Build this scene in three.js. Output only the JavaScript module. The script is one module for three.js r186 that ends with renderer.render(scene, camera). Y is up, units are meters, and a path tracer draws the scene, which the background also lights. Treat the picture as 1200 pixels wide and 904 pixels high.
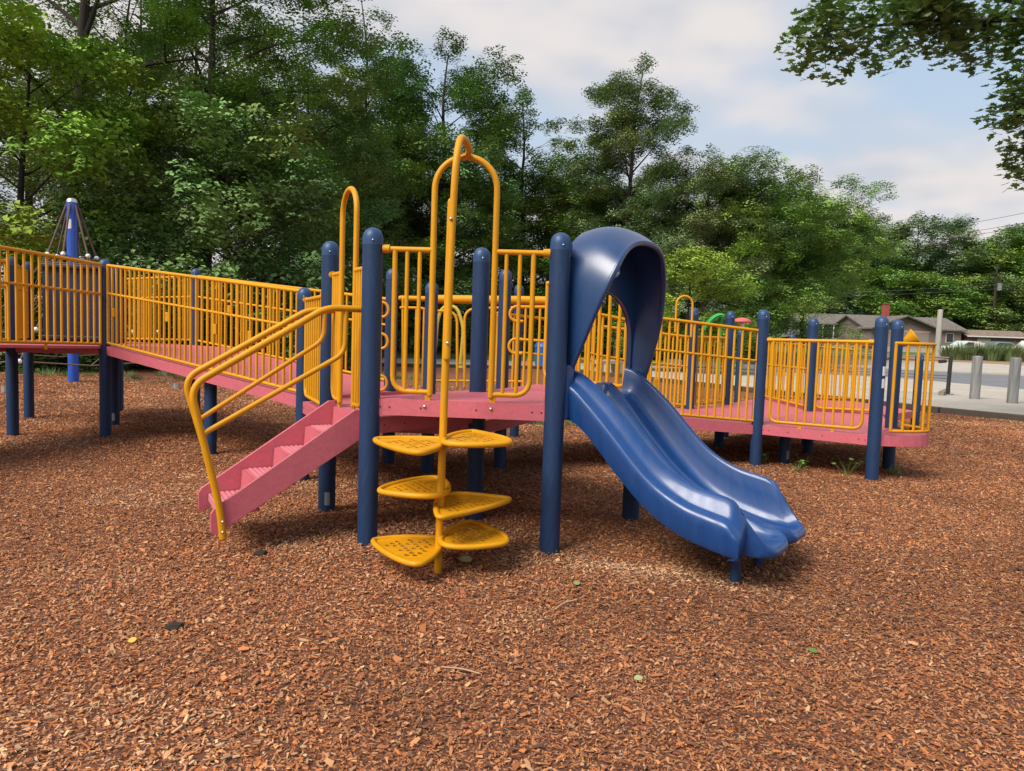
import * as THREE from 'three';
import { mergeGeometries, toCreasedNormals } from 'three/addons/utils/BufferGeometryUtils.js';

// ---------------------------------------------------------------- camera, sky, sun, exposure
const scene = new THREE.Scene();
const camera = new THREE.PerspectiveCamera(56.56, 1024 / 771, 0.05, 900);
camera.rotation.order = 'YXZ';
camera.position.set(0, 1.33, 0);
camera.rotation.set(THREE.MathUtils.degToRad(-3.94), 0, THREE.MathUtils.degToRad(1.9));

const renderer = new THREE.WebGLRenderer({ antialias: true });
renderer.toneMapping = THREE.LinearToneMapping;
renderer.toneMappingExposure = 1.22;
renderer.shadowMap.enabled = true;

// seeded random numbers and value noise
function rng(seed) {
  let a = seed >>> 0;
  return () => { a = (a + 0x6d2b79f5) | 0; let t = Math.imul(a ^ (a >>> 15), 1 | a); t = (t + Math.imul(t ^ (t >>> 7), 61 | t)) ^ t; return ((t ^ (t >>> 14)) >>> 0) / 4294967296; };
}
function hash3(x, y, z) {
  let h = Math.imul(x | 0, 374761393) ^ Math.imul(y | 0, 668265263) ^ Math.imul(z | 0, 1274126177);
  h = Math.imul(h ^ (h >>> 13), 1274126177); return ((h ^ (h >>> 16)) >>> 0) / 4294967296;
}
function noise3(x, y, z) {
  const xi = Math.floor(x), yi = Math.floor(y), zi = Math.floor(z);
  let fx = x - xi, fy = y - yi, fz = z - zi;
  fx = fx * fx * (3 - 2 * fx); fy = fy * fy * (3 - 2 * fy); fz = fz * fz * (3 - 2 * fz);
  const L = (a, b, t) => a + (b - a) * t, h = hash3;
  return L(L(L(h(xi, yi, zi), h(xi + 1, yi, zi), fx), L(h(xi, yi + 1, zi), h(xi + 1, yi + 1, zi), fx), fy),
    L(L(h(xi, yi, zi + 1), h(xi + 1, yi, zi + 1), fx), L(h(xi, yi + 1, zi + 1), h(xi + 1, yi + 1, zi + 1), fx), fy), fz);
}
function fbm(x, y, z, n = 4) { let s = 0, a = 0.5, t = 0; for (let i = 0; i < n; i++) { s += a * noise3(x, y, z); t += a; x = x * 2.03 + 7.1; y = y * 2.03 + 3.7; z = z * 2.03 + 1.3; a *= 0.5; } return s / t; }
const clamp = (v, a = 0, b = 1) => Math.min(b, Math.max(a, v));
const smooth = (a, b, v) => { const t = clamp((v - a) / (b - a)); return t * t * (3 - 2 * t); };
const mix = (a, b, t) => a + (b - a) * t;

// cloudy evening sky: thin grey and rose cloud over pale blue, the same in every direction
{
  const W = 1024, H = 512, data = new Float32Array(W * H * 4);
  for (let j = 0; j < H; j++) {
    const el = ((j + 0.5) / H - 0.5) * Math.PI;
    for (let i = 0; i < W; i++) {
      const az = ((i + 0.5) / W - 0.5) * 2 * Math.PI, y = Math.sin(el), c = Math.cos(el), x = c * Math.cos(az), z = c * Math.sin(az);
      const k = (j * W + i) * 4;
      let col;
      const up = Math.max(y, 0.0) + 0.16, px = x / up, pz = z / up;
      const thick = fbm(px * 0.9 + 4.2, pz * 1.15 - 1.1, 0.3, 5);
      const puff = fbm(px * 2.2 - 3.0, pz * 2.6 + 8.4, 4.4, 5);
      const blue = [mix(0.58, 0.30, smooth(0, 0.7, y)), mix(0.68, 0.47, smooth(0, 0.7, y)), mix(0.78, 0.72, smooth(0, 0.7, y))];
      const grey = [0.575, 0.595, 0.65], rose = [0.80, 0.74, 0.715];
      const cover = smooth(0.36, 0.55, thick * 0.66 + puff * 0.34), fine = fbm(px * 6.5 + 1.0, pz * 8.0 - 2.0, 9.1, 4) - 0.5, glow = smooth(0.40, 0.64, puff * 0.75 + thick * 0.25 + fine * 0.22);
      col = [0, 1, 2].map((n) => mix(blue[n], mix(grey[n], rose[n], glow), cover * 0.92));
      if (y < 0) { const t = smooth(0, -0.08, y); col = [mix(col[0], 0.20, t), mix(col[1], 0.19, t), mix(col[2], 0.16, t)]; }
      data[k] = col[0] * 0.88; data[k + 1] = col[1] * 0.88; data[k + 2] = col[2] * 0.88; data[k + 3] = 1;
    }
  }
  const sky = new THREE.DataTexture(data, W, H, THREE.RGBAFormat, THREE.FloatType);
  sky.mapping = THREE.EquirectangularReflectionMapping; sky.magFilter = THREE.LinearFilter; sky.minFilter = THREE.LinearFilter; sky.wrapS = THREE.RepeatWrapping; sky.needsUpdate = true;
  scene.background = sky; scene.environment = sky; scene.backgroundIntensity = 1; scene.environmentIntensity = 1;
}
const sun = new THREE.DirectionalLight(new THREE.Color().setRGB(1.0, 0.93, 0.83), 4.4);
sun.position.set(-23, 36, 18); sun.target.position.set(0, 0, -6);
sun.castShadow = true; sun.shadow.radius = 60; sun.shadow.mapSize.set(2048, 2048);
Object.assign(sun.shadow.camera, { left: -45, right: 45, top: 45, bottom: -45, near: 1, far: 150 });
scene.add(sun, sun.target);

// ---------------------------------------------------------------- helpers
const V = (x, y, z) => new THREE.Vector3(x, y, z);
const used = new Map();
function numbered(name) { const n = used.get(name) || 0; used.set(name, n + 1); return n ? name + '_' + String(n).padStart(3, '0') : name; }
function tag(o, label, category, group, kind) { if (label) o.userData.label = label; if (category) o.userData.category = category; if (group) o.userData.group = group; if (kind) o.userData.kind = kind; return o; }
function thing(name, label, category, p = [0, 0, 0], turn = 0, group) { const o = new THREE.Group(); o.name = numbered(name); o.position.set(...p); o.rotation.y = turn; scene.add(o); return tag(o, label, category, group); }
function mesh(name, geo, mat, parent) { const m = new THREE.Mesh(geo, mat); m.name = parent === scene ? numbered(name) : name; m.castShadow = m.receiveShadow = true; parent.add(m); return m; }
function part(name, parent) { const g = new THREE.Group(); g.name = name; parent.add(g); return g; }
function structure(name, geo, mat) { const m = mesh(name, geo, mat, scene); m.userData.kind = 'structure'; return m; }
const unitCyl = new THREE.CylinderGeometry(1, 1, 1, 14, 1), unitCylCoarse = new THREE.CylinderGeometry(1, 1, 1, 8, 1);
const UP = V(0, 1, 0);
function rod(name, a, b, r, mat, parent, geo = unitCyl) {
  const m = mesh(name, geo, mat, parent), d = b.clone().sub(a), L = d.length();
  m.position.copy(a).addScaledVector(d, 0.5); m.quaternion.setFromUnitVectors(UP, d.normalize()); m.scale.set(r, L, r); return m;
}
// polyline with rounded corners
function path(pts, rad) {
  const c = new THREE.CurvePath(); let from = pts[0].clone();
  for (let i = 1; i < pts.length - 1; i++) {
    const p = pts[i], r = Array.isArray(rad) ? rad[i] : rad, a = p.clone().add(pts[i - 1].clone().sub(p).setLength(r)), b = p.clone().add(pts[i + 1].clone().sub(p).setLength(r));
    if (from.distanceTo(a) > 1e-4) c.add(new THREE.LineCurve3(from, a));
    c.add(new THREE.QuadraticBezierCurve3(a, p.clone(), b)); from = b;
  }
  c.add(new THREE.LineCurve3(from, pts[pts.length - 1].clone())); return c;
}
function capped(curve, seg, r, radial = 12) {   // a tube with closed rounded ends
  const g = new THREE.TubeGeometry(curve, seg, r, radial, false), s = new THREE.SphereGeometry(r, radial, 6), e = s.clone();
  s.translate(...curve.getPointAt(0).toArray()); e.translate(...curve.getPointAt(1).toArray());
  return mergeGeometries([g, s, e].map((q) => { const n = q.toNonIndexed(); return n; }));
}
function pipe(name, pts, rad, r, mat, parent, seg = 40) { return mesh(name, capped(pts.length > 2 ? path(pts, rad) : new THREE.LineCurve3(pts[0], pts[1]), pts.length > 2 ? seg : 1, r), mat, parent); }
function box(w, h, d, x = 0, y = 0, z = 0) { const g = new THREE.BoxGeometry(w, h, d); g.translate(x, y, z); return g; }
// box with chamfered edges
function bevelBox(w, h, d, b = 0.01) {
  const s = new THREE.Shape(); s.moveTo(-w / 2 + b, -h / 2 + b); s.lineTo(w / 2 - b, -h / 2 + b); s.lineTo(w / 2 - b, h / 2 - b); s.lineTo(-w / 2 + b, h / 2 - b); s.closePath();
  const g = new THREE.ExtrudeGeometry(s, { depth: d - 2 * b, bevelEnabled: true, bevelThickness: b, bevelSize: b, bevelSegments: 2 }); g.translate(0, 0, -d / 2 + b); return g;
}
function gridGeo(nu, nv, f, closeU = false) {   // f(u,v) -> Vector3
  const pos = [], uv = [], idx = [];
  for (let j = 0; j <= nv; j++) for (let i = 0; i <= nu; i++) { const p = f(i / nu, j / nv); pos.push(p.x, p.y, p.z); uv.push(i / nu, j / nv); }
  for (let j = 0; j < nv; j++) for (let i = 0; i < nu; i++) { const a = j * (nu + 1) + i, b = a + 1, c = a + nu + 1, d = c + 1; idx.push(a, b, d, a, d, c); }
  const g = new THREE.BufferGeometry(); g.setAttribute('position', new THREE.Float32BufferAttribute(pos, 3)); g.setAttribute('uv', new THREE.Float32BufferAttribute(uv, 2)); g.setIndex(idx); g.computeVertexNormals(); return g;
}
function slab(pts, top, thick, bevel = 0) {   // pts [[x,z]...] or heights as third entry; a plate whose top follows the points
  const n = pts.length, pos = [], idx = [];
  const tri = THREE.ShapeUtils.triangulateShape(pts.map((p) => new THREE.Vector2(p[0], p[1])), []);
  const h = (p) => (p.length > 2 ? p[2] : top);
  const push = (p, y) => { pos.push(p[0], y, p[1]); return pos.length / 3 - 1; };
  for (const t of tri) { const [a, b, c] = t.map((k) => pts[k]); const up = (b[0] - a[0]) * (c[1] - a[1]) - (b[1] - a[1]) * (c[0] - a[0]) < 0; const o = up ? [a, b, c] : [a, c, b]; idx.push(...o.map((p) => push(p, h(p)))); idx.push(...[...o].reverse().map((p) => push(p, h(p) - thick))); }
  let area = 0; for (let i = 0; i < n; i++) { const a = pts[i], b = pts[(i + 1) % n]; area += a[0] * b[1] - b[0] * a[1]; }
  for (let i = 0; i < n; i++) { let a = pts[i], b = pts[(i + 1) % n]; if (area > 0) [a, b] = [b, a]; const k = [push(a, h(a)), push(a, h(a) - thick), push(b, h(b) - thick), push(b, h(b))]; idx.push(k[0], k[1], k[2], k[0], k[2], k[3]); }
  const g = new THREE.BufferGeometry(); g.setAttribute('position', new THREE.Float32BufferAttribute(pos, 3));
  const uv = []; for (let i = 0; i < pos.length; i += 3) uv.push(pos[i], pos[i + 2] + pos[i + 1]); g.setAttribute('uv', new THREE.Float32BufferAttribute(uv, 2));
  g.setIndex(idx); const ng = g.toNonIndexed(); ng.computeVertexNormals(); return ng;
}

// ---------------------------------------------------------------- procedural textures and materials
function dataTex(n, f, color = true) {
  const d = new Uint8Array(n * n * 4);
  for (let j = 0; j < n; j++) for (let i = 0; i < n; i++) { const c = f(i / n, j / n), k = (j * n + i) * 4; d[k] = clamp(c[0]) * 255; d[k + 1] = clamp(c[1]) * 255; d[k + 2] = clamp(c[2]) * 255; d[k + 3] = 255; }
  const t = new THREE.DataTexture(d, n, n); t.wrapS = t.wrapT = THREE.RepeatWrapping; t.magFilter = THREE.LinearFilter; t.minFilter = THREE.LinearMipmapLinearFilter; t.generateMipmaps = true; if (color) t.colorSpace = THREE.SRGBColorSpace; t.needsUpdate = true; return t;
}
function tnoise(u, v, f, s, n = 4) {   // tileable
  const a = u * Math.PI * 2, b = v * Math.PI * 2, r = f / (Math.PI * 2);
  let sum = 0, am = 0.5, t = 0; for (let i = 0; i < n; i++) { const q = r * 2 ** i; sum += am * noise3(Math.cos(a) * q + s, Math.sin(a) * q + Math.cos(b) * q * 1.3 + s * 2, Math.sin(b) * q * 1.3 + s * 3); t += am; am *= 0.5; } return sum / t;
}
function again(t, rx, ry) { const c = t.clone(); c.repeat.set(rx, ry); c.needsUpdate = true; return c; }
const speckle = dataTex(256, (u, v) => { const n = 0.94 + 0.1 * (tnoise(u, v, 7, 3) - 0.5) + 0.14 * (tnoise(u, v, 50, 9, 2) - 0.5); return [n, n, n]; });
const wearMap = dataTex(256, (u, v) => { const s = smooth(0.62, 0.72, tnoise(u, v, 16, 21, 5)), n = 0.9 + 0.12 * (tnoise(u, v, 6, 5) - 0.5); return [mix(n, 1, s), mix(n, 1, s), mix(n, 1, s)]; });
const scuffMap = dataTex(256, (u, v) => { const s = smooth(0.63, 0.70, tnoise(u, v, 26, 121, 5)) * 0.12, n = 0.80 + 0.16 * (tnoise(u, v, 5, 85) - 0.5) + 0.1 * (tnoise(u, v, 60, 88, 2) - 0.5); return [n + s * 0.9, n + s * 0.75, n + s * 0.5]; });
const glossMap = dataTex(256, (u, v) => { const n = 0.45 + 0.5 * tnoise(u, v, 9, 31, 5); return [n, n, n]; }, false);
const rgb = (r, g, b) => new THREE.Color().setRGB(r, g, b);
const mat = (c, o = {}) => new THREE.MeshStandardMaterial({ color: rgb(...c), roughness: 0.7, ...o });
const phys = (c, o = {}) => new THREE.MeshPhysicalMaterial({ color: rgb(...c), roughness: 0.5, ...o });
const M = {
  yellow: phys([0.66, 0.300, 0.004], { roughness: 0.5, specularIntensity: 0.6, map: speckle }),
  blue: phys([0.019, 0.056, 0.150], { roughness: 0.5, specularIntensity: 0.7, map: scuffMap }),
  cap: phys([0.020, 0.056, 0.142], { roughness: 0.45, specularIntensity: 0.8 }),
  slide: phys([0.004, 0.050, 0.195], { roughness: 0.62, roughnessMap: glossMap, clearcoat: 0.32, clearcoatRoughness: 0.16, map: speckle }),
  hood: phys([0.010, 0.045, 0.140], { roughness: 0.36, clearcoat: 0.5, clearcoatRoughness: 0.25, map: speckle }),
  pink: phys([0.57, 0.130, 0.165], { roughness: 0.5, specularIntensity: 0.8, map: again(speckle, 4, 4) }),
  glarePink: phys([0.66, 0.235, 0.275], { roughness: 0.5, map: again(speckle, 4, 4) }),  // paler pink: glare on the stair ridges and nosings put into the colour
  bolt: mat([0.55, 0.55, 0.53], { metalness: 0.9, roughness: 0.35 }),
  dark: mat([0.02, 0.02, 0.02], { roughness: 0.8 }),
  sticker: mat([0.62, 0.62, 0.62], { roughness: 0.6 }),
  greysticker: mat([0.22, 0.24, 0.26], { roughness: 0.6 }),
  navy: phys([0.010, 0.018, 0.050], { roughness: 0.5 }),
};

// bark mulch: small chips drawn as grain, one tile is 1.6 m
let mulchMap, mulchBump;
const chipColors = [[0.45, 0.165, 0.058], [0.38, 0.130, 0.043], [0.29, 0.093, 0.033], [0.47, 0.205, 0.080], [0.20, 0.068, 0.028], [0.10, 0.042, 0.023], [0.36, 0.180, 0.090], [0.43, 0.146, 0.040], [0.50, 0.25, 0.11]];
const toS = (v) => Math.round(255 * (v <= 0.0031308 ? v * 12.92 : 1.055 * v ** (1 / 2.4) - 0.055));
{
  const N = 1024, R = rng(77), cv = document.createElement('canvas'), bv = document.createElement('canvas'); cv.width = cv.height = bv.width = bv.height = N;
  const c = cv.getContext('2d'), b = bv.getContext('2d');
  c.fillStyle = 'rgb(96,58,39)'; c.fillRect(0, 0, N, N); b.fillStyle = 'rgb(20,20,20)'; b.fillRect(0, 0, N, N);
  for (let k = 0; k < 15000; k++) {
    const x = R() * N, y = R() * N, L = 5 + R() * R() * 26, w = 2.2 + R() * 5, a = R() * Math.PI, q = chipColors[Math.floor(R() * R() * 9) % 9], s = 0.75 + R() * 0.5, hgt = 40 + Math.floor(k / 15000 * 150 + R() * 60);
    for (const ox of [-N, 0, N]) for (const oy of [-N, 0, N]) {
      if (x + ox < -40 || x + ox > N + 40 || y + oy < -40 || y + oy > N + 40) continue;
      for (const [ctx, style] of [[c, `rgb(${toS(q[0] * s)},${toS(q[1] * s)},${toS(q[2] * s)})`], [b, `rgb(${hgt},${hgt},${hgt})`]]) {
        ctx.save(); ctx.translate(x + ox, y + oy); ctx.rotate(a); ctx.fillStyle = style;
        ctx.beginPath(); ctx.moveTo(-L / 2, -w * 0.2); ctx.lineTo(-L * 0.3, -w / 2); ctx.lineTo(L * 0.35, -w * 0.42); ctx.lineTo(L / 2, 0); ctx.lineTo(L * 0.25, w / 2); ctx.lineTo(-L * 0.4, w * 0.35); ctx.closePath(); ctx.fill(); ctx.restore();
      }
    }
  }
  mulchMap = new THREE.CanvasTexture(cv); mulchMap.colorSpace = THREE.SRGBColorSpace; mulchBump = new THREE.CanvasTexture(bv);
  for (const t of [mulchMap, mulchBump]) { t.wrapS = t.wrapT = THREE.RepeatWrapping; t.repeat.set(1 / 1.6, 1 / 1.6); t.magFilter = THREE.LinearFilter; t.needsUpdate = true; }
}
const grassTex = dataTex(512, (u, v) => { const n = tnoise(u, v, 8, 2), m = tnoise(u, v, 90, 6, 2); return [0.27 + 0.16 * (n - 0.5) + 0.22 * (m - 0.5), 0.36 + 0.14 * (n - 0.5) + 0.24 * (m - 0.5), 0.15 + 0.1 * (n - 0.5) + 0.12 * (m - 0.5)]; });
const concreteTex = dataTex(512, (u, v) => { const n = tnoise(u, v, 6, 12, 5), m = tnoise(u, v, 120, 16, 2), g = 0.67 + 0.13 * (n - 0.5) + 0.1 * (m - 0.5); return [g, g * 0.955, g * 0.885]; });
const asphaltTex = dataTex(512, (u, v) => { const n = tnoise(u, v, 5, 42, 4), m = tnoise(u, v, 140, 46, 2), g = 0.44 + 0.12 * (n - 0.5) + 0.14 * (m - 0.5); return [g, g, g * 1.03]; });
const galvTex = dataTex(256, (u, v) => { const n = tnoise(u, v, 12, 52, 4), g = 0.55 + 0.3 * (n - 0.5); return [g, g, g * 0.99]; });
const barkTex = dataTex(256, (u, v) => { const n = tnoise(u * 1, v * 0.3, 30, 62, 4), g = 0.30 + 0.3 * (n - 0.5); return [g, g * 0.9, g * 0.8]; });
const shingleTex = dataTex(256, (u, v) => { const n = tnoise(u, v, 20, 72, 4), g = 0.48 + 0.2 * (n - 0.5) - 0.07 * ((v * 16) % 1 < 0.16 ? 1 : 0); return [g, g * 0.95, g * 0.9]; });
Object.assign(M, {
  mulch: new THREE.MeshStandardMaterial({ map: mulchMap, bumpMap: mulchBump, bumpScale: 0.012, roughness: 0.95 }),
  grass: new THREE.MeshStandardMaterial({ map: again(grassTex, 0.25, 0.25), roughness: 1 }),
  concrete: new THREE.MeshStandardMaterial({ map: again(concreteTex, 0.2, 0.2), roughness: 0.9 }),
  asphalt: new THREE.MeshStandardMaterial({ map: again(asphaltTex, 0.25, 0.25), roughness: 0.9 }),
  galv: new THREE.MeshStandardMaterial({ map: galvTex, roughness: 0.6, metalness: 0.25 }),
  bark: new THREE.MeshStandardMaterial({ map: barkTex, color: rgb(0.9, 0.9, 0.9), roughness: 1 }),
  darkbark: new THREE.MeshStandardMaterial({ map: barkTex, color: rgb(0.42, 0.38, 0.36), roughness: 1 }),
  timber: mat([0.075, 0.058, 0.045], { roughness: 1, map: speckle }),
  dirt: mat([0.33, 0.19, 0.11], { roughness: 1, map: speckle }),
});

// ---------------------------------------------------------------- ground
const rise = (z) => 0.022 * Math.max(0, -32 - z);
const heapSpots = [[-0.868, -4.374, 0.02], [0.262, -4.322, 0.024], [-0.245, -5.15, -0.015], [-1.33, -5.18, 0.018], [0.903, -5.2, 0.02], [2.648, -7.657, 0.02], [3.586, -7.02, 0.03], [4.13, -7.747, 0.015], [-4.696, -8.247, 0.015], [-0.385, -3.97, -0.02], [-1.8, -4.4, -0.02]];
function heaps(x, z) { let h = 0; for (const [a, b, k] of heapSpots) { const q = (x - a) ** 2 + (z - b) ** 2; if (q < 0.2) h += k * Math.exp(-q / 0.022); } return h; }
const bumpy = (x, z) => 0.035 * (fbm(x * 0.55 + 20, z * 0.55, 1.5, 3) - 0.5) + 0.02 * (fbm(x * 2.3, z * 2.3 + 9, 3.5, 2) - 0.5)
  - 0.055 * Math.exp(-(((x - 1.75) / 0.55) ** 2 + ((z + 3.75) / 0.45) ** 2)) + 0.03 * Math.exp(-(((x - 1.0) / 0.7) ** 2 + ((z + 3.75) / 0.28) ** 2)) + heaps(x, z);
{
  const xs = [], zs = []; for (let i = -40; i <= 40; i++) xs.push(Math.sign(i) * (Math.abs(i) * 1.2 + Math.abs(i) ** 3 * 0.006)); for (let i = 0; i <= 60; i++) zs.push(14 - i * 1.4 - i ** 3 * 0.0022);
  const g = gridGeo(80, 60, (u, v) => { const x = xs[Math.round(u * 80)], z = zs[Math.round(v * 60)]; return V(x, -0.09 + rise(z) + (z < -34 ? 0.1 * (fbm(x * 0.08, z * 0.08, 2) - 0.5) : 0), z); });
  const p = g.attributes.position, uv = g.attributes.uv; for (let i = 0; i < p.count; i++) uv.setXY(i, p.getX(i), p.getZ(i));
  structure('ground', g, M.grass);
}
const bed = [[-40, 6], [12, 6], [14, -8.5], [9.9, -13.8], [8.9, -15], [1.4, -29.6], [-5, -27.4], [-13, -26], [-14, -31], [-26, -30], [-40, -26]];
function inside(poly, x, z) { let c = false; for (let i = 0, j = poly.length - 1; i < poly.length; j = i++) { const [a, b] = poly[i], [d, e] = poly[j]; if ((b > z) !== (e > z) && x < (d - a) * (z - b) / (e - b) + a) c = !c; } return c; }
{
  const axis = (list) => { const o = []; for (const [from, to, st] of list) for (let v = from; v < to - 1e-6; v += st) o.push(v); o.push(list[list.length - 1][1]); return o; };
  const xs = axis([[-40, -12, 1], [-12, -9, 0.4], [-9, 8, 0.14], [8, 14.2, 0.4]]), zs = axis([[-30.4, -14, 0.4], [-14, 0, 0.14], [0, 6, 1]]);
  const pos = [], uv = [], idx = [];
  for (const z of zs) for (const x of xs) { pos.push(x, bumpy(x, z), z); uv.push(x, z); }
  const w = xs.length;
  for (let j = 0; j < zs.length - 1; j++) for (let i = 0; i < w - 1; i++) {
    if (!inside(bed, xs[i], zs[j]) && !inside(bed, xs[i + 1], zs[j]) && !inside(bed, xs[i], zs[j + 1]) && !inside(bed, xs[i + 1], zs[j + 1])) continue;
    const a = j * w + i, c = a + w; idx.push(a, c, c + 1, a, c + 1, a + 1);
  }
  const g = new THREE.BufferGeometry(); g.setAttribute('position', new THREE.Float32BufferAttribute(pos, 3)); g.setAttribute('uv', new THREE.Float32BufferAttribute(uv, 2)); g.setIndex(idx); g.computeVertexNormals();
  structure('mulch_bed', g, M.mulch);
}
// concrete walk behind and beside the bed, road, far pavement, planting strip
structure('concrete_walk', slab([[14.4, -8.5], [10.2, -13.8], [9.2, -15.1], [1.6, -30.0], [-5.1, -27.8], [-13.3, -26.4], [-14, -29], [-5, -36.5], [1, -40], [8, -37], [17.4, -32.5], [18.5, -25.4], [24, -14], [24, -8.5]], 0.03, 0.12), M.concrete);
structure('road', slab([[17.6, -32.6, -0.01], [18.7, -25.4, -0.01], [26, -12, -0.01], [40, -12, -0.01], [27.0, -36.5, 0.14], [22.6, -38.3, 0.2], [9, -42, 0.3], [8, -37.2, 0.16]], 0, 0.06), M.asphalt);
structure('far_pavement', slab([[22.7, -38.6, 0.26], [27.2, -36.8, 0.22], [40, -12.5, 0.07], [46, -16, 0.07], [36.5, -46, 0.46], [31, -50, 0.56], [16, -50, 0.56], [12, -41.8, 0.34]], 0, 0.1), M.concrete);
structure('dirt_strip', slab([[31, -50.2, 0.58], [36.7, -46.2, 0.48], [46, -30, 0.2], [60, -40, 0.4], [48, -60, 0.86], [34, -60, 0.86], [26, -56, 0.75]], 0, 0.1), M.dirt);
// timber edging along the bed
{
  const e = [[9.95, -13.75], [9.05, -15.05], [1.5, -29.8], [-5.05, -27.6], [-13.1, -26.2]];
  for (let i = 0; i < e.length - 1; i++) {
    const [a, b] = [e[i], e[i + 1]], L = Math.hypot(b[0] - a[0], b[1] - a[1]), n = Math.max(1, Math.round(L / 3.2));
    for (let k = 0; k < n; k++) {
      const t = (k + 0.5) / n, m = mesh('timber_edging', bevelBox(L / n - 0.03, 0.2, 0.16, 0.015), M.timber, scene);
      m.position.set(mix(a[0], b[0], t), 0.035, mix(a[1], b[1], t)); m.rotation.y = -Math.atan2(b[1] - a[1], b[0] - a[0]);
      tag(m, 'weathered dark timber edging beam between bark mulch and pale concrete', 'edging', 'timber beams edging the mulch bed');
    }
  }
}
// bark chips over the bed
{
  const R = rng(4242), N = 590000;
  const chip = new THREE.BoxGeometry(1, 0.16, 0.36, 2, 1, 1); { const p = chip.attributes.position; for (let i = 0; i < p.count; i++) { const x = p.getX(i); p.setY(i, p.getY(i) + 0.22 * (0.25 - x * x)); p.setZ(i, p.getZ(i) * (1 - 0.75 * Math.abs(x)) + 0.07 * x); } } chip.computeVertexNormals();
  const flake = new THREE.BoxGeometry(1, 0.12, 0.6, 1, 1, 1); { const p = flake.attributes.position; for (let i = 0; i < p.count; i++) { p.setZ(i, p.getZ(i) * (p.getX(i) > 0 ? 0.62 : 1)); p.setX(i, p.getX(i) * (p.getZ(i) > 0 ? 0.8 : 1)); } } flake.computeVertexNormals();
  const cm = new THREE.MeshStandardMaterial({ color: 0xffffff, roughness: 0.9 });
  const d = new THREE.Object3D(), col = new THREE.Color();
  for (const [geo, share, nm] of [[chip, 0.62, 'bark_chips'], [flake, 0.38, 'bark_flakes']]) {
    const n = Math.round(N * share), im = new THREE.InstancedMesh(geo, cm, n); im.name = nm; im.castShadow = im.receiveShadow = true;
    let k = 0;
    while (k < n) {
      const dep = 0.9 + R() * 17.1, half = 0.78 * dep + 1.0;
      if (R() * (0.78 * 18 + 1.0) > half) continue;
      if (R() > (dep < 4.2 ? 1 : dep < 9 ? mix(1, 0.4, (dep - 4.2) / 4.8) : mix(0.4, 0.08, (dep - 9) / 9))) continue;
      const x = (R() * 2 - 1) * half, z = -dep; if (!inside(bed, x, z)) continue;
      const big = R() < 0.035, far = 1 + smooth(4, 16, dep) * 0.9, L = (0.0095 + 0.019 * R() * R() + (big ? 0.026 * R() : 0)) * far;
      d.position.set(x, bumpy(x, z) + 0.004 + R() * 0.009, z);
      d.rotation.set((R() - 0.5) * 1.3, R() * Math.PI * 2, (R() - 0.5) * 0.9); d.scale.set(L, L * (0.5 + R() * 0.5), L * (0.55 + R() * 0.7)); d.updateMatrix(); im.setMatrixAt(k, d.matrix);
      const q = chipColors[Math.floor(R() * 9)];
      const patch = fbm(x * 0.9 + 5, z * 0.9, 7.7, 3), worn = Math.exp(-(((x - 0.8) / 0.62) ** 2 + ((z + 4.02 - (x - 0.8) * 0.35) / 0.2) ** 2)) + 0.35 * smooth(0.6, 0.72, fbm(x * 0.8 + 60, z * 1.3, 5.1, 3)), dampShade = Math.max(smooth(0.54, 0.68, fbm(x * 0.7, z * 0.7 + 40, 2.2, 4)), 0.9 * Math.exp(-(((x - 1.75) / 0.4) ** 2 + ((z + 4.05) / 0.3) ** 2)));  // random damp patches, plus shade beside the slide exit painted into the chips
      let s = 0.56 + R() * 0.60 + (patch - 0.5) * 0.5; if (R() < worn) s *= 1.22; if (R() < dampShade * 0.6) s *= 0.55;
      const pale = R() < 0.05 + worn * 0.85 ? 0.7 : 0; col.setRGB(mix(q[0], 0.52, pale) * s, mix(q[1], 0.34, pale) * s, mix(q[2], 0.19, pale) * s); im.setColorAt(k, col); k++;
    }
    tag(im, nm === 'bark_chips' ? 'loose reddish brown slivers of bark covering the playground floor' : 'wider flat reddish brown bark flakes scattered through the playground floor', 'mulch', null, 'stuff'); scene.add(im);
  }
}

// ---------------------------------------------------------------- the play structure: everything bolted together is one thing
const play = thing('play_structure', 'yellow, blue and pink playground structure with ramps, stairs, climber and blue slide', 'playground structure');
const P2 = (x, z) => new THREE.Vector2(x, z);
const PT = { A: P2(-0.868, -4.374), B: P2(0.262, -4.322), C: P2(-0.245, -5.15), D: P2(-1.33, -5.18), E: P2(0.903, -5.2), F: P2(0.22, -6.17), G: P2(-1.825, -6.252), L: P2(-4.696, -8.247) };
const postGeo = new THREE.CylinderGeometry(0.0615, 0.0615, 1, 28, 1);
const capGeo = new THREE.LatheGeometry([[0.0622, -0.004], [0.0624, 0.03], [0.061, 0.048], [0.056, 0.066], [0.046, 0.083], [0.032, 0.094], [0.016, 0.1], [0.0001, 0.102]].map(([r, y]) => P2(r, y)), 28);
const rivetGeo = new THREE.SphereGeometry(0.006, 8, 6);
function post(x, z, h, rivet = true) {
  const p = mesh('post', postGeo, M.blue, play), y0 = -0.12; p.position.set(x, (h - 0.1 + y0) / 2, z); p.scale.set(1, h - 0.1 - y0, 1);
  const c = mesh('post_cap', capGeo, M.cap, p); const k = 1 / (h - 0.1 - y0); c.scale.set(1, k, 1); c.position.y = 0.5;
  if (rivet) { const r = mesh('rivet', rivetGeo, M.bolt, p); r.scale.set(1, k, 1); r.position.set(0.012, 0.5 + 0.022 * k, 0.065); }
  return p;
}
const posts = [['A', 1.953], ['B', 1.953], ['C', 1.95], ['D', 1.963], ['E', 1.953]]; for (const [k, h] of posts) post(PT[k].x, PT[k].y, h);
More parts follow.
